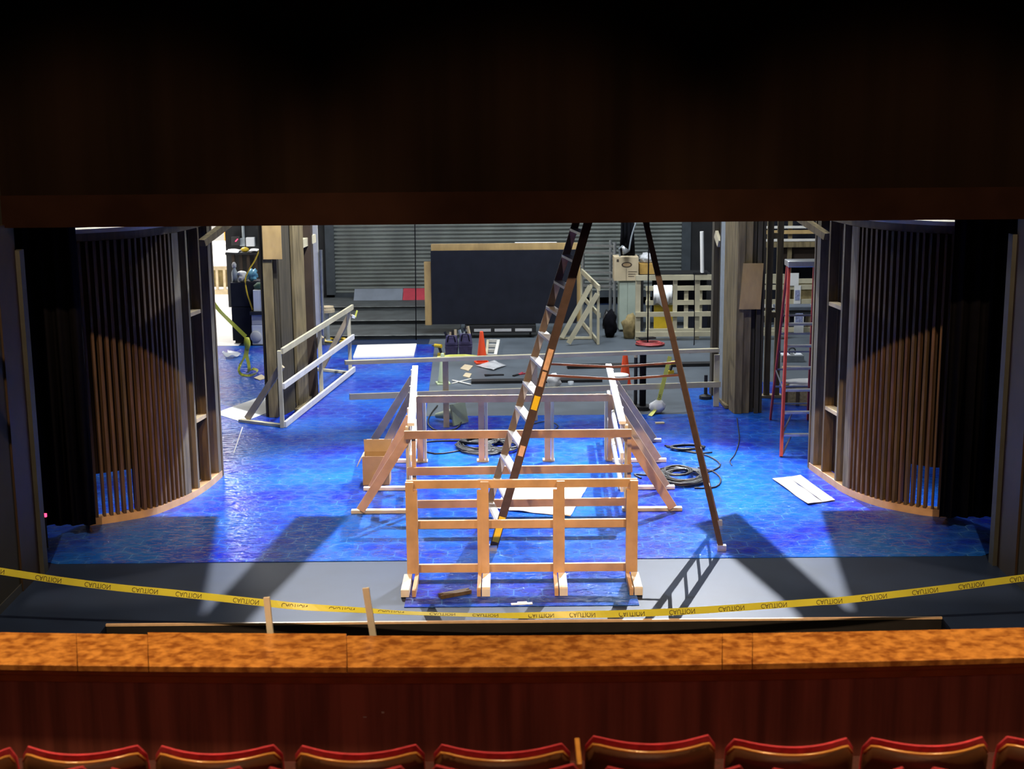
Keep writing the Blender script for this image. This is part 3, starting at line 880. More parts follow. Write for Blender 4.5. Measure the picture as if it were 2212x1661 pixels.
# ------------------------------------------------------------------ boxed timber columns
def column(side, label):
    sg = -1 if side == 'left' else 1
    if side == 'left':
        A, B, C_ = Vector((gp(581, 904).x, 22.95, 0)), Vector((gp(609, 903).x, 22.95, 0)), Vector((-3.47, 24.0, 0))
        rx0, rx1, Yr = gp(655, 862).x, gp(686, 860).x, 24.35
    else:
        A, B, C_ = Vector((gp(1640, 897).x, 22.92, 0)), Vector((gp(1588, 898).x, 22.92, 0)), Vector((3.49, 24.0, 0))
        rx0, rx1, Yr = gp(1541, 863).x, gp(1563, 863).x, 24.35
    t = thing('timber_column', label, 'scenery column', ((A.x + B.x) / 2, 23.0, 0), 'tall timber columns')
    ZT, zb = 6.2, 0.012
    def boards(P, Q, segs):
        d = (Q - P)
        n_ = Vector((-d.y, d.x, 0)).normalized()
        if n_.dot(Vector((sg, 0.8, 0))) < 0: n_ = -n_        # into the column
        for a, b, dp, mt in segs:
            p, q = P + d * a + n_ * dp, P + d * (b - 0.006) + n_ * dp
            p2, q2 = p + n_ * 0.05, q + n_ * 0.05
            MB().hexa([(v.x, v.y, zb) for v in (p, q, q2, p2)] + [(v.x, v.y, ZT) for v in (p, q, q2, p2)]).build('face_board', mt, t)
    if side == 'left':
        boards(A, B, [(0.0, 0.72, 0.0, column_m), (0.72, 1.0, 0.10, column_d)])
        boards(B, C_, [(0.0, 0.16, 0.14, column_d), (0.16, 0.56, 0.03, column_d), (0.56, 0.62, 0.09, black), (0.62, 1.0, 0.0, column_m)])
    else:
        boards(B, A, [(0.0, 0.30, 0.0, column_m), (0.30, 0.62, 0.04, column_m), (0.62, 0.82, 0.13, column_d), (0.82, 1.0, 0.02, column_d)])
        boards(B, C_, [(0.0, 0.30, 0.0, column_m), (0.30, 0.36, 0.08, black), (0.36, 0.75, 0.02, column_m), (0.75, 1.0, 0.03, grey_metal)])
    # back of the boxed part
    D = C_ + Vector((sg * 0.45, 0.05, 0)); E_ = A + Vector((sg * 0.02, 0.06, 0))
    p, q = D, C_ + Vector((sg * 0.03, 0.06, 0))
    MB().hexa([(p.x, p.y, zb), (q.x, q.y, zb), (q.x, q.y + .04, zb), (p.x, p.y + .04, zb), (p.x, p.y, ZT), (q.x, q.y, ZT), (q.x, q.y + .04, ZT), (p.x, p.y + .04, ZT)]).build('back_board', column_d, t)
    p, q = E_, D
    MB().hexa([(p.x, p.y, zb), (p.x + .04 * sg, p.y, zb), (q.x + .04 * sg, q.y, zb), (q.x, q.y, zb), (p.x, p.y, ZT), (p.x + .04 * sg, p.y, ZT), (q.x + .04 * sg, q.y, ZT), (q.x, q.y, ZT)]).build('back_board', column_d, t)
    # rear post, joined to the front by a sole plate and braces
    box(rx0, rx1, Yr, Yr + 0.25, zb, ZT).build('rear_post', dark_ply if side == 'left' else column_d, t)
    rmid = (rx0 + rx1) / 2
    for z in (2.72, 5.4):
        if side == 'left':
            MB().beam((C_.x - .1, C_.y + .12, z), (rmid + .12, Yr + 0.32, z + .05), 0.10, 0.14).build('brace', pine, t)
        else:
            MB().beam((C_.x + .02, C_.y + .12, z - .05), (rmid - .06, Yr - 0.02, z + .1), 0.05, 0.14).build('brace', pine, t)
    MB().beam((C_.x + sg * .1, C_.y - .7, 0.04), (rmid, Yr + 0.1, 0.04), 0.10, 0.05).build('sole_plate', column_m, t)
    Yf = A.y
    if side == 'left':
        a, b = pp(565, 478, Yf - 0.03), pp(609, 560, Yf - 0.03)
    else:
        a, b = pp(1606, 572, Yf - 0.03), pp(1647, 668, Yf - 0.03)
    lx = (0, 0) if side == 'left' else (-0.05, -0.03)
    up_ = 0.12 if side == 'left' else 0.02
    mb = MB().hexa([(a.x + lx[0], Yf - 0.025, b.z), (b.x + lx[1], Yf - 0.025, b.z), (b.x + lx[1], Yf - 0.002, b.z), (a.x + lx[0], Yf - 0.002, b.z),
                    (a.x, Yf - 0.025, a.z + up_), (b.x, Yf - 0.025, a.z + up_), (b.x, Yf - 0.002, a.z + up_), (a.x, Yf - 0.002, a.z + up_)])
    o = mb.build('plywood_patch', ply, t)
    o['label'] = 'pale plywood patch'
    return t
column('left', 'tall dark timber column left of centre with a plywood patch at its top')
column('right', 'tall dark timber column right of centre with a plywood patch halfway up')

# thin standing frame right of the right column
t = thing('flat_frame', 'thin dark timber frame standing right of the right column', 'scenery frame', gp(1668, 862))
a = gp(1651, 862).x; b = gp(1685, 862).x
for x0, x1 in ((a, a + 0.1), (b - 0.10, b)):
    box(x0, x1, 24.15, 24.22, 0.05, 6.0).build('upright', column_m, t)
box(a - 0.12, b + 0.05, 24.1, 24.3, 0.01, 0.05).build('sole_plate', pine2, t)
for z in (1.4, 2.75):
    box(a + 0.1, b - 0.1, 24.16, 24.2, z, z + 0.09).build('rail', column_m, t)

# ------------------------------------------------------------------ guard rails of fresh timber
TWO, FOUR = 0.04, 0.09
def stick(t, nm, a, b, w, h, mt, up=(0, 0, 1), lab=None):
    o = MB().beam(a, b, w, h, up).build(nm, mt, t)
    if lab: o['label'] = lab
    return o
# A. front guard
FY = 14.98
t = thing('guard_rail', 'orange-lit four-post timber guard rail at the front of the stage', 'guard rail', (gp(1130, 1288).x, FY, 0), 'timber guard rails')
pxf = [(887, +1), (1048, -1), (1211, -1), (1368, -1)]
ztop = pp(1130, 1038, FY).z
xs = []
for px, s_ in pxf:
    x = pp(px, 1150, FY).x
    xs.append(x)
    stick(t, 'post', (x, FY - 0.045, 0.092), (x, FY - 0.045, ztop + 0.004), 0.085, TWO, fir, up=(0, 1, 0))
    xe = x + s_ * 0.063
    stick(t, 'post_edge', (xe, FY - 0.03, 0.012), (xe, FY - 0.03, ztop - 0.10), TWO, 0.075, fir, up=(0, 1, 0))
    xf = x - s_ * 0.012 - (0.02 if px < 900 else 0)
    o = box(xf - 0.043, xf + 0.043, 14.40, FY - 0.066, 0.012, 0.09)
    o.build('foot', pine_white, t)  # white tone colours in the light falling on the foot tops
    o = box(xe - 0.02, xe + 0.02, 14.40, FY - 0.07, 0.012, 0.085).build('foot_side', fir, t)
xl, xr = xs[0] - 0.04, xs[-1] + 0.04
for yy in (1037, 1124, 1219):
    z = pp(1130, yy, FY).z
    stick(t, 'rail', (xl, FY + 0.03, z - 0.045), (xr, FY + 0.03, z - 0.045), TWO, FOUR, fir)
# B. guard across the box, near side
NY = 17.35
t = thing('guard_rail', 'orange-brown three-rail guard closing the near end of the railed box', 'guard rail', (0.07, NY, 0), 'timber guard rails')
for xa, ya, xb, yb in ((873, 930, 1364, 926), (880, 1009, 1366, 1002), (890, 1080, 1362, 1074)):
    a, b = pp(xa, ya, NY), pp(xb, yb, NY)
    stick(t, 'rail', (a.x, NY, a.z - 0.055), (b.x, NY, b.z - 0.055), TWO, 0.10, fir_dark)
for px in (893, 1360):
    x = pp(px, 960, NY).x
    stick(t, 'post', (x, NY + 0.045, 0.012), (x, NY + 0.045, 1.05), 0.05, TWO, fir, up=(0, 1, 0))
# C, D. long side guards with braces and feet
def side_guard(label, sg, near, far, feet, mt_top, brace_m):
    t = thing('guard_rail', label, 'guard rail', (near[0], near[1], 0), 'timber guard rails')
    N_, F_ = Vector(near), Vector(far)
    d = (F_ - N_)
    for z, w_ in ((1.155, 0.085), (0.72, 0.04), (0.30, 0.04)):
        o = MB().beam((N_.x, N_.y + .08, z), (F_.x, F_.y, z), w_ if z > 1 else TWO, TWO if z > 1 else FOUR).build('rail', pine_white, t)
    for i, (Y, xo, zt_) in enumerate(feet):
        k = (Y - N_.y) / d.y
        x = N_.x + d.x * k
        stick(t, 'post', (x - sg * -0.045, Y, 0.05), (x - sg * -0.045, Y, 1.13), TWO, 0.085, pine_white if i % 2 else pine, up=(0, 1, 0))
        mt = brace_m[i]
        stick(t, 'brace', (xo - sg * 0.12, Y - 0.05, 0.06), (x + sg * 0.03, Y - 0.05, zt_), TWO, 0.11, mt)
        stick(t, 'foot', (xo, Y, 0.033), (x - sg * 0.0, Y, 0.033), 0.085, TWO, pine_white if i else pine)
    return t
side_guard('white-topped long guard on the left of the railed box with slanting braces', -1, (-1.27, 17.42), (-1.46, 21.3),
           [(17.5, -2.05, 1.02), (18.56, -2.0, 1.02), (20.0, -2.06, 1.02), (21.2, -2.22, 1.02)], pine_white, [fir, fir, pine2, pine2])
side_guard('white-topped long guard on the right of the railed box with slanting braces', 1, (1.38, 17.42), (1.46, 21.3),
           [(17.5, 2.14, 1.02), (18.5, 2.16, 1.02), (19.92, 2.2, 1.02), (21.1, 2.25, 1.02)], pine_white, [fir, pine2, pine2, pine2])
# E. guard inside the box with four posts
EY = 19.95
t = thing('guard_rail', 'tan single-rail guard with four posts across the middle of the railed box', 'guard rail', (0.07, EY, 0), 'timber guard rails')
za = pp(1120, 853, EY).z
stick(t, 'rail', (-1.345, EY, za - 0.05), (1.375, EY, za - 0.05), TWO, FOUR + 0.01, fir)
for px, s_ in ((907, 1), (1040, 1), (1183, 1), (1320, -1)):
    x = pp(px, 950, EY).x
    stick(t, 'post', (x, EY + 0.045, 0.03), (x, EY + 0.045, za - 0.02), 0.085, TWO, fir, up=(0, 1, 0))
    stick(t, 'post', (x + s_ * 0.07, EY + 0.05, 0.03), (x + s_ * 0.07, EY + 0.05, za - 0.10), TWO, 0.085, pine, up=(0, 1, 0))
    box(x - 0.07, x + 0.10, EY + 0.02, EY + 0.16, 0.01, 0.028).build('foot_plate', card_pale, t)
# F. long guard behind the box
t = thing('guard_rail', 'long two-rail guard behind the railed box reaching the right column', 'guard rail', (0.3, 22.4, 0), 'timber guard rails')
fa, fb = Vector((-2.68, 21.62, 0)), Vector((3.44, 23.46, 0))
def onF(px, y):
    # where the sight line crosses the upright plane of guard F
    lo, hi = 19.0, 26.0
    d = fb - fa
    for _ in range(50):
        mid = (lo + hi) / 2
        p = pp(px, y, mid)
        yy = fa.y + d.y * (p.x - fa.x) / d.x
        if mid < yy: lo = mid
        else: hi = mid
    return pp(px, y, lo)
for (xa, ya, xb, yb), h in (((745, 783, 1552, 756), 0.06), ((755, 857, 1556, 830), 0.09)):
    stick(t, 'rail', onF(xa, ya), onF(xb, yb), TWO if h > .07 else FOUR, h, pine)
for px, mt in ((962, pine2), (1155, pine2), (1549, pine)):
    p = onF(px, 800)
    ztp = onF(px, 772).z if px < 1500 else onF(px, 762).z
    stick(t, 'post', (p.x, p.y + 0.045, 0.012), (p.x, p.y + 0.045, ztp - 0.04), 0.09, TWO, mt, up=(0, 1, 0))
# G. long guard at the left, seen along its length
t = thing('guard_rail', 'long white timber guard beside the left column with three braces', 'guard rail', gp(618, 925), 'timber guard rails')
g0, g1 = gp(616, 925), gp(766, 807)
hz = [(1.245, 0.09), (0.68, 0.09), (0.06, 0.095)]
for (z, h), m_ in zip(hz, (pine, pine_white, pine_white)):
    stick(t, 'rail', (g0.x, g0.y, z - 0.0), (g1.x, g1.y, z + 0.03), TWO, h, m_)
gd = g1 - g0
for f, brt in ((0.0, 1.0), (0.52, 1.08), (0.97, 1.15)):
    c = g0 + gd * f
    stick(t, 'post', (c.x - 0.045, c.y + 0.02, 0.012), (c.x - 0.045, c.y + 0.02, 1.25), 0.06, 0.085, pine, up=(0, 1, 0))
    fo = c + Vector((-0.80 + 0.05 * f, 0.45, 0))
    stick(t, 'foot', (fo.x, fo.y, 0.033), (c.x - 0.06, c.y + 0.06, 0.033), 0.085, TWO, pine)
    stick(t, 'brace', (fo.x + 0.12, fo.y - 0.02, 0.06), (c.x - 0.02, c.y + 0.08, brt), TWO, 0.10, pine2)
# H. small guard upstage
t = thing('guard_rail', 'short pale guard with two braces standing right of the black board', 'guard rail', gp(1289, 745), 'timber guard rails')
hp = [gp(1292, 745), gp(1276, 733), Vector((1.58, 32.3, 0))]
ztop = pp(1298, 622, hp[0].y).z
for p in hp:
    stick(t, 'post', (p.x, p.y, 0.01), (p.x, p.y, ztop - 0.02), 0.055, TWO, pine, up=(0, 1, 0))
stick(t, 'rail', (hp[0].x + .02, hp[0].y - .04, ztop), (hp[2].x + .02, hp[2].y, ztop), TWO, FOUR + .02, pine)
stick(t, 'rail', (hp[0].x, hp[0].y, 0.06), (hp[2].x, hp[2].y, 0.06), TWO, FOUR, pine)
stick(t, 'rail', (hp[0].x + .03, hp[0].y, 0.62), (hp[2].x + .03, hp[2].y, 0.62), TWO, FOUR, pine)
for p, zb_ in ((hp[0], 1.08), (hp[1], 1.15)):
    stick(t, 'brace', (p.x - 0.62, p.y - 0.05, 0.05), (p.x - 0.02, p.y - 0.05, zb_), TWO, 0.10, pine)
stick(t, 'foot', (hp[1].x - 0.66, hp[1].y, 0.035), (hp[1].x, hp[1].y, 0.035), 0.085, TWO, pine)
# I, J. two guards upstage right, one behind the other
def frame_guard(label, Y, x0, x1, zs, posts, mt=pine):
    t = thing('guard_rail', label, 'guard rail', ((x0 + x1) / 2, Y, 0), 'timber guard rails')
    for z, h in zs:
        stick(t, 'rail', (x0, Y - 0.04, z), (x1, Y - 0.04, z), TWO, h, mt)
    for x, w_ in posts:
        stick(t, 'post', (x, Y, 0.01), (x, Y, zs[0][0] + 0.03), w_, TWO, mt, up=(0, 1, 0))
    return t
Yi = 30.0
X = lambda px: pp(px, 660, Yi).x
Z = lambda py: pp(1450, py, Yi).z
frame_guard('pale guard with square openings standing upstage right, front one of two', Yi, X(1373), X(1692), [(Z(599), 0.11), (Z(678), 0.10), (Z(721), 0.10)],
            [(X(1378), 0.11), (X(1458), 0.09), (X(1506), 0.10), (X(1684), 0.10)])
Yj = 30.75
X2 = lambda px: pp(px, 660, Yj).x
frame_guard('pale guard with square openings standing upstage right, rear one of two', Yj, X2(1394), X2(1760), [(pp(1450, 622, Yj).z, 0.10), (pp(1450, 653, Yj).z, 0.10), (0.08, 0.10)],
            [(X2(1400), 0.08), (X2(1482), 0.09), (X2(1512), 0.09), (X2(1700), 0.09)])
# ------------------------------------------------------------------ tall step ladder
t = thing('step_ladder', 'very tall brown step ladder standing open right of the guards', 'ladder', (1.1, 16.2, 0))
fn0, rn0 = Vector((-0.24, 15.96, 0.012)), Vector((2.41, 15.88, 0.012))
APZ = 4.75
fnT, rnT = Vector((-0.24 + 0.292 * APZ, 16.12, APZ)), Vector((2.41 - 0.242 * APZ + 0.02, 16.10, APZ))
ff0, rf0 = Vector((-0.38, 16.92, 0.012)), Vector((2.505, 16.85, 0.012))
ffT, rfT = fnT + Vector((-0.085, 0.42, 0)), rnT + Vector((0.03, 0.45, 0))
fd = (fnT - fn0).normalized()
perp = Vector((fd.z, 0, -fd.x))
stick(t, 'front_rail', fn0, fnT, 0.032, 0.095, fibre_brown, up=(1, 0, 0))
stick(t, 'front_rail', ff0, ffT, 0.032, 0.085, fibre_grey, up=(1, 0, 0))
stick(t, 'rear_rail', rn0, rnT, 0.026, 0.062, fibre_brown, up=(1, 0, 0))
stick(t, 'rear_rail', rf0, rfT, 0.026, 0.055, fibre_grey, up=(1, 0, 0))
nst = 15
for i in range(1, nst):
    z = 0.305 * i
    k = z / APZ
    a, b = fn0.lerp(fnT, k), ff0.lerp(ffT, k)
    mb = MB().beam(a + Vector((0, 0.018, 0)), b - Vector((0, 0.018, 0)), 0.10, 0.03)
    mb.build('tread', alu, t)
    # gusset plate under the tread end
    for p, s_ in ((a, 1), (b, -1)):
        q = p + Vector((0, s_ * 0.02, -0.016))
        v = [q + Vector((-0.05, 0, 0)), q + Vector((0.045, 0, 0)), q + Vector((-0.03, 0, -0.20))]
        mb = MB()
        lo = [mb.bm.verts.new(x) for x in v]; hi = [mb.bm.verts.new(x + Vector((0, s_ * 0.012, 0))) for x in v]
        mb.bm.faces.new(lo); mb.bm.faces.new(hi[::-1])
        for x, y in ((0, 1), (1, 2), (2, 0)): mb.bm.faces.new((lo[x], lo[y], hi[y], hi[x]))
        mb.build('gusset', alu, t)
for i in range(1, 10):
    k = 0.095 * i + 0.02
    stick(t, 'rear_rung', rn0.lerp(rnT, k), rf0.lerp(rfT, k), 0.03, 0.03, steel)
for (a, b, f0, r0, fr_, rr_) in (((1190, 811), (1472, 806), fn0, rn0, fnT, rnT), ((1176, 851), (1480, 850), ff0, rf0, ffT, rfT)):
    z0 = 2.06
    k = z0 / APZ
    A, B = f0.lerp(fr_, k), r0.lerp(rr_, k)
    M_ = A.lerp(B, 0.55) + Vector((0, 0, -0.05))
    stick(t, 'spreader', A, M_, 0.012, 0.026, spreader_m)
    stick(t, 'spreader', M_, B, 0.012, 0.026, spreader_m)
box(fnT.x - 0.12, rnT.x + 0.12, 16.0, 16.62, APZ, APZ + 0.06).build('top_cap', fibre_brown, t, bevel=0.01)
for p in (fn0, ff0, rn0, rf0):
    box(p.x - 0.05, p.x + 0.05, p.y - 0.03, p.y + 0.03, 0.0085, 0.075).build('foot', alu, t)
def on_rail(z, dz, mt, nm, w=0.099):
    a, b = fn0.lerp(fnT, z / APZ), fn0.lerp(fnT, (z + dz) / APZ)
    o = MB().beam(a - Vector((0, 0.0172, 0)), b - Vector((0, 0.0172, 0)), 0.002, w, up=(1, 0, 0)).build(nm, mt, t)
    return o
for z, dz, w in ((1.93, 0.17, .05), (2.12, 0.24, .06), (1.12, 0.12, .06)):
    on_rail(z, dz, bare_wood, 'worn_patch', w)['label'] = 'worn orange patch'
on_rail(1.66, 0.16, yellow_lab, 'warning_label', 0.07)['label'] = 'yellow warning label'
on_rail(0.10, 0.30, yellow_lab, 'warning_label', 0.075)['label'] = 'yellow warning label'

# red step ladder at the right, its right half behind the curved wall
t = thing('step_ladder', 'red step ladder with metal treads beside the right curved wall', 'ladder', (4.3, 21.2, 0))
fl0, rl0 = gp(1687, 988), gp(1664, 908)
zT = 2.2
tl = pp(1703, 575, 21.25); zT = tl.z
Wd0, WdT = 0.70, 0.40
flT = Vector((tl.x, 21.2, zT)); rlT = Vector((tl.x + 0.0, 21.32, zT))
fr0, rr0 = fl0 + Vector((Wd0, 0, 0)), rl0 + Vector((Wd0 - .1, 0, 0))
frT, rrT = flT + Vector((WdT, 0, 0)), rlT + Vector((WdT, 0, 0))
for a, b in ((fl0, flT), (fr0, frT)):
    stick(t, 'front_rail', a + Vector((0, 0, .012)), b, 0.035, 0.08, fibre_red, up=(0, 1, 0))
for a, b in ((rl0, rlT), (rr0, rrT)):
    stick(t, 'rear_rail', a + Vector((0, 0, .012)), b, 0.03, 0.055, fibre_red, up=(0, 1, 0))
for i in range(1, 7):
    k = 0.305 * i / zT
    if k > 0.95: break
    stick(t, 'tread', fl0.lerp(flT, k) + Vector((0.02, 0, 0)), fr0.lerp(frT, k) - Vector((0.02, 0, 0)), 0.09, 0.03, alu)
    stick(t, 'rear_bar', rl0.lerp(rlT, k) + Vector((0.02, 0, 0)), rr0.lerp(rrT, k) - Vector((0.02, 0, 0)), 0.025, 0.025, steel)
    if i < 3:
        a = fl0.lerp(flT, k)
        stick(t, 'knee_brace', fl0.lerp(flT, k - 0.10) + Vector((0.02, 0, 0)), a + Vector((0.13, 0, -0.02)), 0.02, 0.02, steel)
box(tl.x - 0.03, tl.x + WdT + 0.05, 21.1, 21.42, zT, zT + 0.09).build('top_cap', alu, t, bevel=0.01)
for z in (0.9,):
    k = z / zT
    stick(t, 'spreader', fl0.lerp(flT, k), rl0.lerp(rlT, k), 0.01, 0.03, steel)

# ------------------------------------------------------------------ black board on a low dolly, upstage centre
BY = 30.55
t = thing('black_board', 'large black board with plywood edges on a low dolly upstage', 'board', (pp(1085, 700, BY).x, BY, 0))
a, b = pp(930, 542, BY), pp(1246, 698, BY)
box(a.x, b.x, BY, BY + 0.05, b.z, a.z).build('panel', black_panel, t)
e = pp(930, 527, BY + 0.15)
box(a.x + 0.005, b.x + 0.08, BY + 0.10, BY + 0.16, b.z + 0.02, e.z).build('back_sheet', ply, t)
l_ = pp(917, 565, BY + .1)
box(pp(917, 600, BY + .1).x, a.x - 0.002, BY + 0.03, BY + 0.09, b.z - 0.02, l_.z).build('edge_sheet', ply, t)
da, db = pp(1004, 705, BY - .1), pp(1158, 735, BY - .1)
box(da.x, db.x, BY - 0.15, BY + 0.35, 0.12, b.z - 0.022).build('dolly', black, t)
for i in range(3):
    x0 = da.x + 0.20 + i * 0.44
    box(x0, x0 + 0.36, BY - 0.16, BY - 0.148, 0.15, 0.21).build('dolly_slot', grey_card, t)
for x in (da.x + 0.12, db.x - 0.12):
    MB().cyl((x - 0.02, BY, 0.06), (x + 0.02, BY, 0.06), 0.06).build('caster', black_rubber, t)
    MB().cyl((x - 0.02, BY + 0.25, 0.06), (x + 0.02, BY + 0.25, 0.06), 0.06).build('caster', black_rubber, t)
# white tube lying on the board
q = pp(1112, 524, BY + 0.13)
tag(MB().cyl((q.x, BY + 0.13, e.z + 0.012), (q.x + 0.9, BY + 0.13, e.z + 0.012), 0.011).build('white_tube', white_paper), 'thin white tube lying along the top of the black board', 'tube')

# ------------------------------------------------------------------ traffic cones, bucket, bags, tools
def cone(label, x, ybase, ytop, m_, group='traffic cones', squash=1.0):
    g_ = gp(x, ybase)
    hz_ = pp(x, ytop, g_.y).z
    t = thing('traffic_cone', label, 'traffic cone', g_, group)
    r = hz_ * 0.17
    MB().lathe(g_ + Vector((0, 0, 0.03)), [(r, 0), (r * 0.93, 0.03), (hz_ * 0.055, hz_ - 0.05), (hz_ * 0.045, hz_ - 0.035)], 24).build('cone_body', m_, t, smooth=True)
    MB().obox(g_ + Vector((0, 0, 0.0)), r * 2.5, r * 2.5, 0.03, 0.2).build('base_plate', m_, t, bevel=0.006)
    return t
cone('bright orange traffic cone beside the purple tool bags', 1041, 784, 715, orange)
cone('bright orange traffic cone in front of the long black batten', 1350, 835, 757, orange)
cone('pale green traffic cone standing behind the post of the long guard', 957, 829, 762, green_cone)
# fallen pale green cone
g_ = gp(980, 918)
t = thing('traffic_cone', 'pale green traffic cone lying on its side behind the railed box', 'traffic cone', g_, 'traffic cones')
ax = Matrix.Rotation(math.radians(-52), 3, 'Z') @ Matrix.Rotation(math.radians(90 + 14), 3, 'Y')
c0 = g_ + Vector((0.10, 0, 0.19))
ax = Matrix.Rotation(math.radians(140), 3, 'Z') @ Matrix.Rotation(math.radians(102), 3, 'Y')
MB().lathe(c0, [(0.125, 0.02), (0.11, 0.05), (0.04, 0.52), (0.03, 0.53)], 20, axis=ax).build('cone_body', green_cone, t, smooth=True)
mb = MB(); mb.hexa([c0 + ax @ Vector(v) for v in ((-.17, -.17, 0), (.17, -.17, 0), (.17, .17, 0), (-.17, .17, 0), (-.17, -.17, .03), (.17, -.17, .03), (.17, .17, .03), (-.17, .17, .03))])
mb.build('base_plate', green_cone, t)
# bucket
g_ = gp(1336, 850)
g_ = Vector((g_.x, 24.55, 0)); g_.x = pp(1337, 835, 24.55).x
t = thing('bucket', 'white plastic bucket with a lid behind the right side guard', 'bucket', g_)
MB().lathe(g_, [(0.13, 0), (0.16, 0.30), (0.168, 0.30), (0.168, 0.33), (0.160, 0.33)], 24).build('bucket_body', appliance, t, smooth=True)
MB().lathe(g_ + Vector((0, 0, 0.331)), [(0.172, 0), (0.175, 0.02), (0.165, 0.03), (0.02, 0.034)], 24).build('lid', white_foam, t, smooth=True)
# white rag pile beside the ladder
g_ = gp(1196, 836)
tag(MB().blob((g_.x, g_.y, 0.11), 0.13, 0.13, 0.13, 0.25, 2.2, 3).build('rag_pile', white_paper, smooth=True), 'crumpled white rags on the grey floor just right of the tall ladder', 'rags')
g_ = gp(1233, 832)
tag(MB().lathe(g_, [(0.045, 0), (0.055, 0.07), (0.05, 0.07), (0.042, 0.006)], 14).build('plastic_tub', clear_cup, smooth=True), 'small clear plastic tub on the grey floor', 'tub')
# purple tool bags
for k, (x, yb, w_, h_) in enumerate(((976, 766, 0.27, 0.40), (1006, 767, 0.28, 0.44))):
    g_ = gp(x, yb)
    t = thing('tool_bag', ['purple tool bag with tools sticking out, left of the pair', 'purple tool bag with tools sticking out, right of the pair nearest the cone'][k], 'tool bag', g_, 'purple tool bags')
    mb = MB()
    q = []
    for z, f in ((0.0, 0.85), (h_ * 0.5, 1.0), (h_, 0.78)):
        q.append([(g_.x + sx * w_ / 2 * f, g_.y + sy * 0.13 * f, z) for sx, sy in ((-1, -1), (1, -1), (1, 1), (-1, 1))])
    for lo, hi in zip(q, q[1:]): mb.hexa(lo + hi)
    mb.build('bag_body', purple, t, bevel=0.02)
    for i in range(4):
        x_ = g_.x + (i - 1.5) * w_ * 0.2
        MB().beam((x_, g_.y, h_ - 0.05), (x_ + random.uniform(-.06, .06), g_.y + .02, h_ + random.uniform(0.06, .15)), 0.05, 0.04).build('tool', random.choice((grey_metal, card_pale, black_plastic)), t)
    MB().tube([(g_.x - w_ * .3, g_.y - .14, h_ * .7), (g_.x - w_ * .2, g_.y - .17, h_ * 1.02), (g_.x + w_ * .2, g_.y - .17, h_ * 1.02), (g_.x + w_ * .3, g_.y - .14, h_ * .7)], 0.012).build('handle', black_cloth, t)
# drills
def drill(label, x, y, rz, z=0.0):
    g_ = gp(x, y, z)
    R = Matrix.Rotation(rz, 3, 'Z')
    t = thing('cordless_drill', label, 'cordless drill', g_, 'yellow cordless drills')
    P = lambda v: g_ + R @ Vector(v)
    MB().cyl(P((-0.10, 0, 0.20)), P((0.06, 0, 0.20)), 0.038).build('motor_body', yellow_tool, t)
    MB().cyl(P((0.06, 0, 0.20)), P((0.13, 0, 0.20)), 0.028, 0.012).build('chuck', black_plastic, t)
    MB().beam(P((-0.05, 0, 0.17)), P((-0.09, 0, 0.06)), 0.035, 0.045).build('handle', black_plastic, t)
    MB().obox(P((-0.09, 0, 0.0)), 0.13, 0.075, 0.06, rz).build('battery', yellow_tool, t)
drill('yellow cordless drill in front of the purple tool bags', 945, 768, 2.6)
drill('yellow cordless drill on the grey floor by the hanging caution tape', 1456, 806, 0.5)
# folding rule strip near the cone: end of caution tape
a, b = gp(945, 773, 0.03), gp(1030, 771, 0.03)
tag(MB().strip([a, a.lerp(b, .3) + Vector((0, .05, .02)), a.lerp(b, .7) + Vector((0, 0, .03)), b], 0.07, 0.003, up=(0, 0.6, 0.8)).build('caution_tape', yellow_pale), 'short yellow caution tape end between pale cone and orange cone', 'caution tape')
# little wooden frame beside the cone
g_ = gp(1066, 770)
t = thing('wooden_grate', 'small ladder-like wooden grate on the floor behind the orange cone', 'wooden grate', g_)
a, b, c, d = gp(1054, 768, .04), gp(1070, 768, .04), gp(1077, 736, .04), gp(1057, 736, .04)
stick(t, 'side', b, c, 0.06, 0.06, pine_white)
for k in (0.0, 0.33, 0.66, 1.0):
    stick(t, 'rung', a.lerp(d, k), b.lerp(c, k) - Vector((.035, 0, 0)), 0.05, 0.06, pine_white)
stick(t, 'side', a - Vector((.03, 0, 0)), d - Vector((.03, 0, 0)), 0.05, 0.06, pine)
# plastic bag and scraps on the grey floor
tag(MB().sheet([gp(1028, 791, .002), gp(1066, 802, .002), gp(1094, 791, .002), gp(1068, 783, .002)], 0.004, 12, 12, 0.05, 4).build('plastic_bag', clear_bag, smooth=True), 'clear plastic bag lying flat beside the orange cone', 'plastic bag')
for k, qd in enumerate((((994, 797), (1012, 802), (1022, 791), (1004, 788)), ((1000, 813), (1014, 817), (1019, 808), (1006, 806)))):
    tag(MB().sheet([gp(x, y, .001) for x, y in qd], 0.012, 1, 1).build('wood_offcut', card_pale), ['square pale wood offcut on the grey floor, upstage one of two', 'small pale wood offcut beside the white sticks'][k], 'wood offcut', 'pale wood offcuts')
for k, (a, b) in enumerate((((977, 828), (1018, 818)), ((977, 821), (1017, 830)))):
    tag(MB().beam(gp(*a, .012 + .013 * k), gp(*b, .012 + .013 * k), 0.03, 0.012).build('white_stick', pine_white), ['white stick on the grey floor crossed under another', 'white stick on the grey floor lying across another'][k], 'stick', 'crossed white sticks')
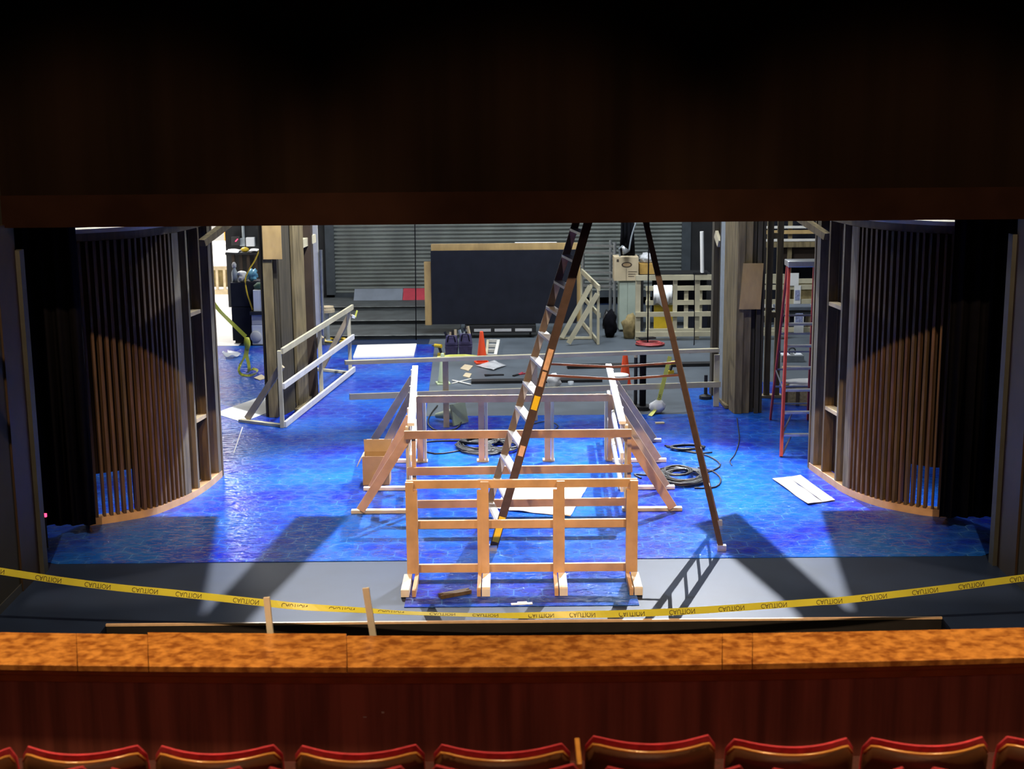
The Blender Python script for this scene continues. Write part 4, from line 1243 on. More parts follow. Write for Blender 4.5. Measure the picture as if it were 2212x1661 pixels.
def pliers(label, x, y, rz, m_):
    g_ = gp(x, y, 0.012)
    R = Matrix.Rotation(rz, 3, 'Z')
    t = thing('hand_tool', label, 'hand tool', gp(x, y), 'hand tools on the grey floor')
    P = lambda v: g_ + R @ Vector(v)
    MB().beam(P((-0.2, -.05, 0)), P((0, 0, 0)), 0.03, 0.024).build('grip', m_, t)
    MB().beam(P((-0.2, .05, 0)), P((-.006, 0.008, 0)), 0.03, 0.022).build('grip', m_, t)
    MB().beam(P((0.0, 0, 0)), P((0.16, 0.0, 0)), 0.05, 0.024).build('jaws', black_plastic, t)
pliers('black and red hand tool on the grey floor below the clear bag', 1070, 810, 0.1, black_plastic)
pliers('long red-handled hand tool on the grey floor left of the tall ladder', 1120, 809, -2.2, red_paint)
# raised black strips standing in for the dark edges of a floor trap
for k, (x0, y0, x1, y1, hgt) in enumerate(((1018, 827, 1300, 823, 0.05), (1225, 795, 1600, 788, 0.06))):
    a, b = gp(x0, y0), gp(x1, y1)
    tag(MB().beam(a + Vector((0, 0, hgt / 2)), b + Vector((0, 0, hgt / 2)), 0.22, hgt).build('black_batten', black), ['long black batten on the grey floor in front of the hand tools', 'long black batten on the grey floor passing behind the right cone'][k], 'batten', 'long black battens')
# black boom pole with base behind the long guard
g_ = pp(1388, 880, 23.38); g_.z = 0.001
t = thing('boom_pole', 'thick black pole standing on a base behind the long guard', 'pole', g_)
MB().cyl(g_ + Vector((0, 0, 0.06)), (g_.x, g_.y, 0.98), 0.055).build('pole_tube', black_cloth, t)
MB().cyl(g_, g_ + Vector((0, 0, 0.06)), 0.16).build('pole_base', black, t)
g2 = g_ + Vector((-0.11, .1, 0))
MB().cyl(g2, g2 + Vector((0, 0, 0.86)), 0.03).build('side_tube', black, t)
MB().cyl(g2 + Vector((0, 0, .86)), g2 + Vector((0, 0, 0.92)), 0.03).build('tube_cap', card_pale, t)
# white rolls at the pole foot
for k, (x, y, r) in enumerate(((1420, 884, 0.11), (1356, 879, 0.085))):
    g_ = gp(x, y + 8)
    tag(MB().blob((g_.x, g_.y, r), r * 1.2, r, r, 0.12, 2.0, k).build('white_bundle', white_paper, smooth=True), ['round white bundle at the foot of the black pole under the hanging tape', 'smaller white bundle left of the foot of the black pole'][k], 'bundle', 'white bundles at the pole')
# hanging caution tape from the long guard
pa = onF(1446, 768); pth = [pa, onF(1438, 800), onF(1428, 840), onF(1418, 876)]
pth = [p + Vector((0, -0.08, 0)) for p in pth]
e_ = gp(1404, 898, .02); pth += [gp(1411, 890, .06), e_]
t = thing('caution_tape', 'yellow-green caution tape hanging from the long guard to the floor', 'caution tape', pth[0])
MB().strip(smooth(pth, 5), 0.07, 0.003, up=(1, 0.2, 0.2)).build('tape_band', yellow_pale, t)
pq = smooth(pth, 12)
v2, f2 = text_mesh('CAUTION', 0.06)
lt = MB(); nv = []
tot = [0.0]
for a, b in zip(pq, pq[1:]): tot.append(tot[-1] + (b - a).length)
for v in v2:
    s_ = min(max(0.78 - v.x * 1.0, 0), tot[-1] - 1e-3)
    i = next(i for i in range(len(pq) - 1) if tot[i + 1] >= s_)
    k = (s_ - tot[i]) / max(1e-6, tot[i + 1] - tot[i]); p = pq[i].lerp(pq[i + 1], k)
    nv.append(lt.bm.verts.new(p + Vector((v.y - 0.024, -0.006, 0))))
for f in f2:
    try: lt.bm.faces.new([nv[i] for i in f])
    except ValueError: pass
lt.build('lettering', ink, t)
# small block by the tape end, foot block by the column
tag(MB().obox(gp(1425, 916), 0.14, 0.08, 0.03, 0.1).build('wood_offcut', card_pale), 'pale wood block on the blue sheeting beside the hanging tape', 'wood offcut', 'pale wood offcuts')
g_ = gp(1524, 862)
tag(MB().lathe(g_, [(0.11, 0), (0.11, 0.06), (0.03, 0.09), (0.03, 0.42), (0.001, 0.42)], 16).build('weight_stand', black, smooth=False), 'small black weight stand beside the foot of the right column', 'stand')

# ------------------------------------------------------------------ white sheets and cards on the stage
def sheet(name, label, px, m_, t_=0.02, lift=0.0, cat='sheet', seed=0, z=0.009, n=10):
    return tag(MB().sheet([gp(x, y, z) for x, y in px], t_, n, n, lift, seed).build(name, m_, smooth=lift > 0), label, cat)
sheet('white_board', 'white board lying on the sheeting behind the long guard', [(763, 774), (894, 771), (900, 745), (772, 748)], white_foam, 0.03, cat='board', n=1)
sheet('white_board', 'white board lying on the sheeting beside the left curved wall', [(462, 893), (524, 912), (584, 889), (580, 851)], white_foam, 0.0035, cat='board', n=1)
sheet('white_cloth', 'white cloth spread on the sheeting inside the railed box', [(1072, 1101), (1232, 1117), (1268, 1054), (1092, 1056)], white_paper, 0.004, 0.022, 'cloth', 2, n=16)
t = thing('grey_card', 'grey folded card lying by the right curved wall', 'card', gp(1735, 1060))
A, B, C_, D = [gp(x, y, .009) for x, y in ((1668, 1036), (1745, 1091), (1804, 1082), (1729, 1028))]
E1, E2 = A.lerp(D, 0.55), B.lerp(C_, 0.55)
MB().sheet([A, B, E2 + (B - C_).normalized() * .004, E1 + (A - D).normalized() * .004], 0.006, 6, 6, 0.02, 3).build('card_half', dull_card, t)
MB().sheet([E1, E2, C_, D], 0.006, 6, 6, 0.02, 5).build('card_half', dull_card, t)
# scrap on the mat
a, b = gp(950, 1288, .03), gp(1015, 1276, .03)
t = thing('timber_scrap', 'notched brown timber scrap lying on the blue mat inside the front guard', 'timber scrap', a.lerp(b, .5) - Vector((0, 0, .022)))
stick(t, 'scrap_body', a.lerp(b, .12), a.lerp(b, .88), 0.085, 0.04, old)
dv = (b - a).normalized(); nv_ = Vector((-dv.y, dv.x, 0))
for s_ in (-1, 1):
    stick(t, 'scrap_tip', a + nv_ * .026 * s_, a.lerp(b, .119) + nv_ * .026 * s_, 0.03, 0.04, old)
    stick(t, 'scrap_tip', b + nv_ * .026 * s_, a.lerp(b, .881) + nv_ * .026 * s_, 0.03, 0.04, old)
t = thing('white_plate', 'small white plate on the front edge of the blue mat', 'plate', gp(1127, 1304))
a, b = gp(1104, 1305, .012), gp(1150, 1303, .012)
stick(t, 'plate_body', a, b, 0.05, 0.006, appliance)
stick(t, 'plate_tab', a.lerp(b, .3) + Vector((0, .02, .006)), a.lerp(b, .75) + Vector((0, .02, .006)), 0.04, 0.006, appliance)
# open cardboard box by the left braces
g_ = gp(815, 1052)
t = thing('cardboard_box', 'open cardboard box behind the left braces of the railed box', 'cardboard box', g_)
g_ = Vector((pp(815, 1040, 18.95).x, 18.95, 0.009))
bw, bh, bd_ = 0.36, 0.40, 0.30
for (x0, x1, y0, y1) in ((-.18, .18, -.15, -.14), (-.18, .18, .14, .15), (-.18, -.17, -.14, .14), (.17, .18, -.14, .14)):
    box(g_.x + x0, g_.x + x1, g_.y + y0, g_.y + y1, .009, .009 + bh).build('box_side', cardboard, t)
box(g_.x - .17, g_.x + .17, g_.y - .14, g_.y + .14, .009, .02).build('box_bottom', cardboard, t)
stick(t, 'box_flap', (g_.x - .18, g_.y + .15, bh), (g_.x + .18, g_.y + .15, bh), 0.004, 0.004, cardboard)
MB().hexa([(g_.x - .18, g_.y + .145, bh), (g_.x + .18, g_.y + .145, bh), (g_.x + .18, g_.y + .155, bh), (g_.x - .18, g_.y + .155, bh), (g_.x - .19, g_.y + .20, bh + .16), (g_.x + .19, g_.y + .20, bh + .16), (g_.x + .19, g_.y + .21, bh + .16), (g_.x - .19, g_.y + .21, bh + .16)]).build('box_flap', cardboard, t)
MB().hexa([(g_.x - .19, g_.y - .15, bh), (g_.x - .18, g_.y - .15, bh), (g_.x - .18, g_.y + .14, bh), (g_.x - .19, g_.y + .14, bh), (g_.x - .26, g_.y - .16, bh - .13), (g_.x - .25, g_.y - .16, bh - .13), (g_.x - .25, g_.y + .15, bh - .13), (g_.x - .26, g_.y + .15, bh - .13)]).build('box_flap', card_pale, t)

# ------------------------------------------------------------------ cables
def coil(cx, cy, rx, ry, turns, z, jit, seed, r=0.011):
    rr = random.Random(seed)
    pts = []
    for i in range(turns * 18):
        a = i * 2 * math.pi / 18
        f = 1 + jit * math.sin(i * 0.37 + seed) + rr.uniform(-jit, jit) * 0.3
        pts.append((cx + rx * f * math.cos(a), cy + ry * f * math.sin(a), z + 0.012 + 0.003 * (i / 18) + 0.02 * abs(math.sin(i * .21 + seed))))
    return pts
def cable(name, label, groups, m_, r=0.012, cat='cable', group=None):
    t = thing(name, label, cat, groups[0][0], group)
    for g__ in groups:
        MB().tube(smooth(g__, 3) if len(g__) < 14 else g__, r, 6).build('cable_run', m_, t, smooth=True)
    return t
c = gp(1470, 1034)
cable('cable_coil', 'thick coil of black cable on the sheeting under the ladder rear leg',
      [coil(c.x, c.y, 0.33, 0.42, 9, .012, .14, 1), coil(c.x + .05, c.y, 0.26, 0.32, 7, .03, .2, 2), coil(c.x - .02, c.y + .1, 0.18, 0.24, 5, .045, .2, 5),
       [gp(1508, 1010, .02), gp(1540, 1018, .02), gp(1557, 1035, .02), gp(1545, 1052, .02), gp(1500, 1054, .02)],
       [gp(1440, 1020, .02), gp(1400, 1026, .02), gp(1370, 1024, .02), gp(1385, 1033, .02)]], black_rubber)
cable('power_cable', 'black cable looping from its flat coil at the right braces',
      [[gp(1436, 962, .02), gp(1455, 966, .02), gp(1480, 972, .02), gp(1530, 985, .02), gp(1556, 1003, .02), gp(1540, 1016, .02), gp(1515, 1022, .02)],
       coil(gp(1480, 972).x, gp(1480, 972).y, 0.24, 0.12, 6, .012, .2, 7), [gp(1440, 965, .02), gp(1500, 978, .02), gp(1538, 977, .02)]], black_rubber)
c = gp(1052, 968)
cable('cable_coil', 'tangled pile of black cable on the sheeting inside the railed box',
      [coil(c.x, c.y, 0.36, 0.40, 9, .012, .25, 3), coil(c.x + .28, c.y - .1, 0.22, 0.30, 7, .03, .25, 4), coil(c.x - .12, c.y + .2, 0.26, 0.2, 6, .05, .25, 8),
       [gp(1100, 955, .02), gp(1000, 952, .02), gp(925, 954, .02), gp(900, 965, .02), gp(940, 980, .02), gp(1000, 972, .02), gp(1060, 962, .02)]], black_rubber)
c = gp(1172, 922)
cable('power_cable', 'thin dark cable loop on the sheeting right of the tall ladder', [[gp(1130, 930, .02), gp(1150, 916, .02), gp(1185, 910, .02), gp(1206, 920, .02), gp(1195, 930, .02)]], black_rubber, .008)
cable('power_cable', 'dark blue cord looping around the fallen pale green cone', [[gp(945, 876, .02), gp(930, 895, .02), gp(925, 915, .02), gp(945, 930, .02), gp(985, 926, .02), gp(1000, 905, .06)], [gp(985, 872, .02), gp(1000, 866, .02)]], black_rubber, .012)
c = gp(1403, 746)
t = thing('cable_coil', 'red cable coil on the floor before the upstage right guards', 'cable', c)
MB().tube(coil(c.x, c.y, 0.28, 0.22, 7, .0, .10, 6), 0.012, 6).build('cable_run', red_cable, t, smooth=True)
MB().tube(coil(c.x, c.y, 0.24, 0.18, 6, .03, .12, 9), 0.012, 6).build('cable_run', red_cable, t, smooth=True)
tag(MB().obox(gp(1398, 742) + Vector((0, 0, 0.10)), 0.34, 0.14, 0.03, 0.35).build('black_block', black), 'flat black block resting on the red cable coil', 'block')
cable('power_cable', 'thin black cable trailing from the foot of the right column across the sheeting',
      [[gp(1592, 903, .02), gp(1594, 920, .02), gp(1597, 950, .02), gp(1588, 980, .02), gp(1577, 995, .02), gp(1581, 1005, .02)]], black_rubber, .008)
cable('hanging_cable', 'thin black line hanging in front of the shutter down to the floor', [[pp(896, 475, 30.3) + Vector((0, 0, 3)), pp(896, 475, 30.3), pp(899, 742, 30.3)]], black_cloth, .012)
cable('hanging_cable', 'thin black line hanging before the upstage right guard', [[pp(1402, 475, 29.4) + Vector((0, 0, 3)), pp(1402, 475, 29.4), pp(1399, 752, 29.4)]], black_cloth, .014)
cable('hanging_cable', 'thin black cable trailing down the pale guard posts', [[pp(1500, 590, 29.8), pp(1500, 690, 29.8), pp(1499, 745, 29.4), gp(1490, 762, .02)]], black_cloth, .010)
# ------------------------------------------------------------------ backstage left: rack, electrical boxes, appliances, dock
WYB = 35.19
def on_wall(name, label, cat, x0, y0, x1, y1, dep, m_, group=None, Y=WYB):
    a, b = pp(x0, y0, Y), pp(x1, y1, Y)
    return tag(box(a.x, b.x, Y - dep, Y - 0.002, b.z, a.z).build(name, m_, bevel=0.01), label, cat, group)
q = pp(526, 515, WYB - .05)
tag(MB().cyl((q.x, q.y, q.z), (q.x, q.y, q.z + 3.5), 0.035).build('conduit', grey_metal), 'grey conduit running up the black back wall at left', 'conduit')
on_wall('junction_box', 'small grey junction box below the conduit on the black wall', 'junction box', 519, 514, 531, 531, 0.10, grey_metal)
on_wall('electrical_box', 'pale square electrical box right of the conduit', 'electrical box', 533, 512, 552, 531, 0.14, appliance)
t = thing('control_box', 'dark control box with a red indicator left of the conduit', 'control box', pp(508, 530, WYB - .1))
a, b = pp(499, 512, WYB - .2), pp(517, 530, WYB - .2)
box(a.x, b.x, WYB - .2, WYB - .002, b.z, a.z).build('box_body', black_plastic, t)
q = pp(511, 519, WYB - .21)
MB().beam(q + Vector((-.03, 0, -.03)), q + Vector((.03, 0, .03)), 0.02, 0.02).build('indicator', red_led, t)
# open shelf unit under the boxes
SY = 32.4
a, b = pp(494, 546, SY), pp(566, 612, SY)
t = thing('shelf_unit', 'black shelf unit under the electrical boxes at left', 'shelf unit', (a.x, SY, 0))
box(a.x - .08, b.x, SY, SY + 0.5, a.z - 0.05, a.z).build('shelf_top', black, t)
box(a.x + .03, b.x, SY + 0.45, SY + 0.48, 0.0, a.z - 0.0505).build('back_panel', black, t)
for k in range(5):
    x0 = a.x + .05 + k * 0.17
    box(x0, x0 + 0.07, SY + 0.05, SY + 0.10, 0.0, a.z - 0.051).build('slat', dark_ply, t)
for k, (x0, x1) in enumerate(((488, 517), (540, 558))):
    p0, p1 = pp(x0, 540, SY + .1), pp(x1, 540, SY + .1)
    tag(MB().sheet([(p0.x, SY - .05, a.z + .001), (p1.x, SY - .05, a.z + .001), (p1.x, SY + .35, a.z + .001), (p0.x, SY + .35, a.z + .001)], 0.01, 8, 8, 0.06, k).build('paper_pile', white_paper, smooth=True), ['loose white papers on the black shelf unit, left pile', 'loose white papers on the black shelf unit, right pile'][k], 'papers', 'papers on the shelf unit')
q = pp(528, 541, SY + .1)
tag(MB().blob((q.x, SY + .15, a.z + .055), 0.09, 0.08, 0.055, .15, 2, 3, 2).build('yellow_cloth', yellow_tool, smooth=True), 'yellow cloth between the papers on the black shelf unit', 'cloth')
# black case in front
CY = 30.05
a, b = pp(497, 611, CY), pp(566, 736, CY)
t = thing('equipment_case', 'tall black equipment case at left with bags on top', 'equipment case', ((a.x + b.x) / 2, CY, 0.008))
zc = pp(530, 663, CY).z
box(a.x, b.x, CY, CY + 0.6, 0.06, zc - 0.006).build('case_body', black_panel, t, bevel=0.01)
box(a.x, b.x, CY, CY + 0.6, zc + 0.006, a.z).build('case_lid', black_panel, t, bevel=0.01)
box(a.x + .05, b.x - .05, CY + .02, CY + 0.58, 0.008, 0.06).build('case_base', black, t)
ztop_ = a.z
q = pp(506, 600, CY + .1)
t = thing('spray_bottle', 'grey bottle standing on the tall black case', 'bottle', (q.x, CY + .15, ztop_))
MB().lathe((q.x, CY + .15, ztop_ + .001), [(0.06, 0), (0.065, 0.2), (0.03, 0.28), (0.03, 0.31)], 14).build('bottle_body', grey_metal, t, smooth=True)
MB().lathe((q.x, CY + .15, ztop_ + .311), [(0.045, 0), (0.05, 0.06), (0.02, 0.11)], 12).build('bottle_head', grey_card, t, smooth=True)
for k, (x, w_, h_, m_, lab) in enumerate(((524, .10, .11, white_paper, 'crumpled white plastic bag on the tall black case'), (546, .10, .13, blue_bag, 'crumpled blue plastic bag on the tall black case'))):
    q = pp(x, 600, CY + .2)
    tag(MB().blob((q.x, CY + .2 + k * .02, ztop_ + h_), w_, .13, h_, .3, 2.0, k + 4).build('plastic_bag', m_, smooth=True), lab, 'plastic bag', 'bags on the black case')
pth = [pp(564, 530, 30.0), pp(552, 560, 30.0), pp(538, 583, 29.98), pp(530, 603, 29.98), pp(533, 630, 29.98), pp(541, 655, 29.98), pp(546, 670, 29.98)]
tag(MB().tube(smooth(pth, 4), 0.016, 6).build('power_cable', yellow_tool, smooth=True), 'yellow cord hanging beside the tall black case', 'cord')
# white appliances in a stack at the left column
AY = 29.78
def abox(nm, lab, cat, x0, y0, x1, y1, dep, m_, **k):
    a, b = pp(x0, y0, AY), pp(x1, y1, AY)
    return a, b
a, b = pp(543, 702, AY), pp(580, 741, AY)
t = thing('floor_fan', 'white appliance with a round front, bottom of the stack behind the left column', 'appliance', ((a.x + b.x) / 2, AY, 0.009), 'stacked white appliances')
box(a.x, b.x, AY, AY + .24, 0.009, a.z).build('body', appliance, t, bevel=0.02)
q = pp(553, 727, AY - .01)
MB().lathe(q + Vector((0, -.04, 0)), [(0.10, 0), (0.12, 0.02), (0.12, 0.05)], 24, axis=Matrix.Rotation(math.radians(-90), 3, 'X')).build('round_cover', grey_card, t, smooth=True)
a2, b2 = pp(543, 680, AY), pp(580, 701.5, AY)
t = thing('printer', 'pale grey machine with a dark panel, middle of the stack behind the left column', 'appliance', ((a2.x + b2.x) / 2, AY, b2.z), 'stacked white appliances')
box(a2.x, b2.x, AY, AY + .24, a.z + .001, a2.z).build('body', grey_card, t, bevel=0.01)
box(pp(549, 1, AY).x, pp(557, 1, AY).x, AY - .008, AY - .0005, pp(1, 693, AY).z, pp(1, 685, AY).z).build('panel', grey_metal, t)
a3, b3 = pp(540, 673, AY), pp(580, 679, AY)
tag(box(a3.x, b3.x, AY - .05, AY + .24, a2.z + .001, a3.z).build('black_tray', black_plastic), 'black tray between the stacked white appliances', 'tray')
a4, b4 = pp(546, 627, AY), pp(580, 672.5, AY)
t = thing('white_cabinet', 'white box appliance, top of the stack behind the left column', 'appliance', ((a4.x + b4.x) / 2, AY, a3.z), 'stacked white appliances')
zz0 = a3.z + .001
box(a4.x, (a4.x * .55 + b4.x * .45), AY, AY + .22, zz0, a4.z).build('body', appliance, t, bevel=0.008)
box((a4.x * .55 + b4.x * .45) + .004, b4.x, AY, AY + .22, zz0, a4.z).build('body', appliance, t, bevel=0.008)
q = pp(562, 620, AY)
tag(MB().blob((q.x, AY + .12, a4.z + .075), .17, .09, .075, .2, 2, 6, 2).build('green_cover', mat('dark_green_cloth', (0.04, 0.09, 0.06), .8), smooth=True), 'dark green cover on the white appliances', 'cover')
# hanging yellow ribbon
RY = 26.4
pth = [pp(462, 655, 25.9), pp(475, 672, 26.0), pp(500, 697, RY), pp(531, 727, RY)]
t = thing('yellow_ribbon', 'yellow ribbon tied at left with loops hanging to the blue sheeting', 'ribbon', pp(533, 735, RY))
MB().strip(smooth(pth, 6), 0.07, 0.004, up=(0.3, 0.2, 1)).build('ribbon_line', yellow_tape, t)
MB().blob(pp(534, 742, RY), .07, .05, .12, .2, 2, 1, 2).build('knot', yellow_tape, t, smooth=True)
l1 = [pp(532, 748, RY), pp(528, 770, RY - .02), pp(519, 788, RY - .05), pp(516, 800, RY - .1), gp(522, 809, .04), gp(538, 811, .04), gp(552, 807, .04), gp(556, 800, .06), gp(546, 797, .06), gp(536, 804, .04)]
MB().strip(smooth(l1, 5), 0.05, 0.004, up=(0.6, 0.4, 0.7)).build('ribbon_loop', yellow_tape, t)
l2 = [pp(536, 748, RY + .01), pp(533, 768, RY + .01), pp(537, 785, RY), pp(538, 799, RY), gp(534, 805, .05)]
MB().strip(smooth(l2, 5), 0.06, 0.004, up=(0.8, 0.3, 0.1)).build('ribbon_loop', yellow_tape, t)
sheet('plastic_scrap', 'grey plastic scrap on the sheeting at the far left', [(480, 774), (500, 777), (522, 769), (492, 764)], clear_bag, 0.004, 0.12, 'scrap', 5)
tag(MB().sheet([gp(x, y, .009) for x, y in ((548, 817), (561, 822), (577, 817), (565, 810))], 0.012, 1, 1).build('wood_offcut', card_pale), 'square pale offcut beside the loops of the yellow ribbon', 'wood offcut', 'pale wood offcuts')
# dock furniture in the bright doorway
DY = 37.5
a, b = pp(462, 528, DY), pp(503, 606, DY)
t = thing('dock_table', 'white-topped timber bench in the bright dock at the far left', 'bench', (a.x + .3, DY, 0))
zt1 = pp(480, 575, DY).z
box(a.x - .5, b.x, DY, DY + .9, zt1, a.z).build('bench_cover', white_foam, t)
box(a.x - .5, b.x, DY + .02, DY + .1, zt1 - .1, zt1 - .001).build('rail', pine2, t)
for x in (a.x, (a.x + b.x) / 2 - .03, b.x - .08):
    box(x, x + .06, DY + .02, DY + .08, 0.12, zt1 - .101).build('leg', pine2, t)
box(a.x - .5, b.x, DY, DY + .12, 0.0, 0.12).build('rail', pine2, t)
box(a.x - .5, b.x, DY + .6, DY + .62, 0.121, zt1 - .102).build('back_panel', sack, t)
q = pp(488, 500, DY + 1.3)
t = thing('orange_sheet', 'orange sheet hanging on a stand in the dock at the far left', 'sheet', (q.x, DY + 1.3, 0))
box(q.x - .05, q.x + .16, DY + 1.28, DY + 1.30, pp(1, 526, DY + 1.3).z, 3.4).build('sheet_cloth', orange_cloth, t)
MB().cyl((q.x + .05, DY + 1.32, 0), (q.x + .05, DY + 1.32, 3.45), .02).build('stand_pole', steel, t)
# poles and clutter left of the shutter
for k, (x0, y0, x1, y1, Y, r, m_, lab) in enumerate(((678, 472, 687, 738, 29.9, .085, pine_white, 'white upright post left of the shutter'), (693, 540, 698, 737, 29.85, .035, steel, 'thin steel pipe beside the white upright post'))):
    p0, p1 = pp(x0, y0, Y), pp(x1, y1, Y)
    p1.z = 0.001
    if k == 0:
        p0 = p0 + (p0 - p1) * .5
        tag(MB().beam(p1, p0, r * 1.6, r, up=(0, 1, 0)).build('upright_post', m_), lab, 'post')
    else:
        tag(MB().cyl(p1, p0, r).build('steel_pipe', m_), lab, 'pipe')
q = pp(706, 674, 30.2)
t = thing('barrel_stand', 'round pale stand with a flat top left of the stepped platforms', 'stand', (q.x, 30.2, 0))
MB().lathe((q.x, 30.2, q.z), [(0.17, 0), (0.17, 0.06), (0.15, 0.08), (0.15, .12), (0.02, 0.12)], 20).build('stand_top', card_pale, t, smooth=False)
MB().lathe((q.x, 30.2, 0.001), [(0.1, 0), (0.05, .05), (0.04, q.z - .002)], 12).build('stand_leg', grey_metal, t)
q = gp(725, 738)
cable('cable_coil', 'yellow cable coil on the floor behind the left guard', [coil(q.x, q.y, .22, .25, 5, .0, .12, 11)], yellow_tool, .012)
q = pp(765, 682, 27.0)
t = thing('clamp', 'small green and white clamp on the far end of the left guard', 'clamp', g1 + Vector((0, 0, 1.3)))
MB().beam(q + Vector((-.05, 0, .0)), q + Vector((.02, 0, -.03)), .06, .05).build('clamp_body', appliance, t)
MB().beam(q + Vector((.02, 0, -.03)), q + Vector((.06, 0, .1)), .03, .03).build('clamp_handle', yellow_pale, t)
# painted boards along the foot of the shutter
p0, p1, p2 = pp(768, 672, 34.9), pp(872, 672, 34.9), pp(932, 672, 34.9)
for nm, a_, b_, m_, lab in (('painted_board', p0.x, p1.x, grey_paint, 'grey painted board along the foot of the shutter'), ('painted_board', p1.x + .01, p2.x, red_paint, 'red painted board along the foot of the shutter')):
    tag(MB().hexa([(a_, 34.55, .241), (b_, 34.55, .241), (b_, 34.6, .241), (a_, 34.6, .241), (a_, 34.85, .48), (b_, 34.85, .48), (b_, 34.9, .48), (a_, 34.9, .48)]).build(nm, m_), lab, 'board', 'painted boards at the shutter')

# ------------------------------------------------------------------ backstage right: cabinet, boxes, rack, bags, guards' contents
GY = 31.1
a, b = pp(1338, 606, GY), pp(1379, 722, GY)
t = thing('metal_cabinet', 'pale green metal cabinet under a cardboard box upstage right', 'cabinet', ((a.x + b.x) / 2, GY, 0))
zcb = a.z
box(a.x, b.x, GY, GY + .5, 0.04, zcb).build('cabinet_body', cabinet_green, t, bevel=.008)
xm = a.x + (b.x - a.x) * .42
box(a.x + .01, xm - .004, GY - .02, GY - .001, .06, zcb - .03).build('door', cabinet_green, t)
box(xm + .004, b.x - .01, GY - .02, GY - .001, .06, zcb - .03).build('door', cabinet_green, t)
box(a.x + .03, b.x - .03, GY + .03, GY + .47, 0, .04).build('plinth', black, t)
a5, b5 = pp(1327, 556, GY - .05), pp(1379, 606, GY - .05)
t = thing('cardboard_box', 'large cardboard box with a dark oval mark on the pale green cabinet', 'cardboard box', ((a5.x + b5.x) / 2, GY, zcb), 'cardboard boxes upstage right')
box(a5.x, b5.x, GY - .05, GY + .45, zcb + .001, a5.z).build('box_body', card_pale, t)
q = pp(1354, 572, GY - .06)
mb = MB().lathe((q.x, GY - .052, q.z), [(0.115, -.001), (0.115, .0014)], 28, axis=Matrix.Rotation(math.radians(90), 3, 'X'))
for v in mb.bm.verts: v.co.z = q.z + (v.co.z - q.z) * .52
mb.build('oval_mark', ink, t)
mb = MB().lathe((q.x, GY - .0545, q.z), [(0.085, -.001), (0.085, .0014)], 28, axis=Matrix.Rotation(math.radians(90), 3, 'X'))
for v in mb.bm.verts: v.co.z = q.z + (v.co.z - q.z) * .45
mb.build('oval_centre', cardboard, t)
for k, yy in enumerate((587, 592, 597)):
    p0, p1 = pp(1357, yy, GY - .052), pp(1376 - 3 * k, yy, GY - .052)
    box(p0.x, p1.x, GY - .053, GY - .0505, p0.z - .006, p0.z + .006).build('print_line', ink, t)
p0 = pp(1334, 563, GY - .052)
MB().box(p0.x - .02, p0.x + .03, GY - .053, GY - .0505, p0.z - .03, p0.z + .03).build('print_mark', ink, t)
MB().box((a5.x + b5.x) / 2 - .004, (a5.x + b5.x) / 2 + .004, GY - .0525, GY - .0503, zcb + .002, q.z - .08).build('print_line', ink, t)
a6, b6 = pp(1382, 570, GY + .1), pp(1414, 592, GY + .1)
t = thing('cardboard_box', 'small orange-brown open box right of the large cardboard box', 'cardboard box', ((a6.x + b6.x) / 2, GY + .1, b6.z), 'cardboard boxes upstage right')
box(a6.x, b6.x, GY + .1, GY + .5, b6.z - .0, a6.z).build('box_body', mat('ochre_card', (0.55, 0.33, 0.08), .8, var=.2), t)
a7 = pp(1382, 548, GY + .1)
tag(MB().blob(((a6.x + b6.x) / 2, GY + .3, a6.z + .11), .16, .16, .11, .25, 2.2, 8).build('plastic_wrap', clear_bag, smooth=True), 'crumpled clear wrapping on the small orange-brown box', 'wrapping')
# table carrying the small box
t = thing('work_table', 'dark work table behind the upstage right guards', 'table', (3.2, GY + .3, 0))
zt2 = b6.z - .002
box(b.x + .02, X2(1540), GY + .05, GY + .75, zt2 - .05, zt2).build('tabletop', black, t)
for x in (b.x + .06, X2(1535)):
    for y in (GY + .1, GY + .7):
        box(x, x + .05, y - .025, y + .025, 0, zt2 - .051).build('leg', black, t)
box(X2(1418), X2(1536), GY + .62, GY + .66, .25, zt2 - .051).build('back_panel', black_panel, t)
# black cases under the table
for k, (x0, x1, yt) in enumerate(((1418, 1452, 690), (1488, 1500, 672), (1518, 1538, 655))):
    p0, p1 = pp(x0, yt, GY + .2), pp(x1, yt, GY + .2)
    tag(box(p0.x, p1.x, GY + .2, GY + .55, 0.0005, p0.z).build('equipment_case', black_panel, bevel=.01), ['low black case under the work table, left one', 'narrow black case under the work table, middle one', 'taller black case under the work table, right one'][k], 'case', 'black cases under the work table')
# black drape bundle and lamp above the cardboard box
p0 = pp(1355, 556, GY + .2)
mb = MB()
for i in range(7):
    x = p0.x - .11 + i * .037
    mb.tube([(x + .01 * (i - 3), GY + .25 + .03 * (i % 2), a5.z + .005), (x, GY + .25 + .03 * (i % 2), a5.z + .5), (x - .02, GY + .25, 6.5)], .035, 7)
tag(mb.build('black_drape', black_cloth, smooth=True), 'black gathered drape hanging down onto the large cardboard box', 'drape')
t = thing('clamp_lamp', 'silver clamp lamp hanging beside the black drape', 'lamp', pp(1345, 540, GY - .1))
q = pp(1350, 541, GY - .12)
MB().lathe(q + Vector((-.05, 0, .09)), [(.03, 0), (.04, .05), (.09, .16), (.085, .16)], 18, axis=Matrix.Rotation(math.radians(150), 3, 'Y')).build('lamp_shade', alu, t, smooth=True)
MB().tube([q + Vector((-.05, 0, .1)), q + Vector((-.12, .05, .03)), Vector((q.x - .10, GY, a5.z + .022))], .02).build('lamp_arm', grey_metal, t)
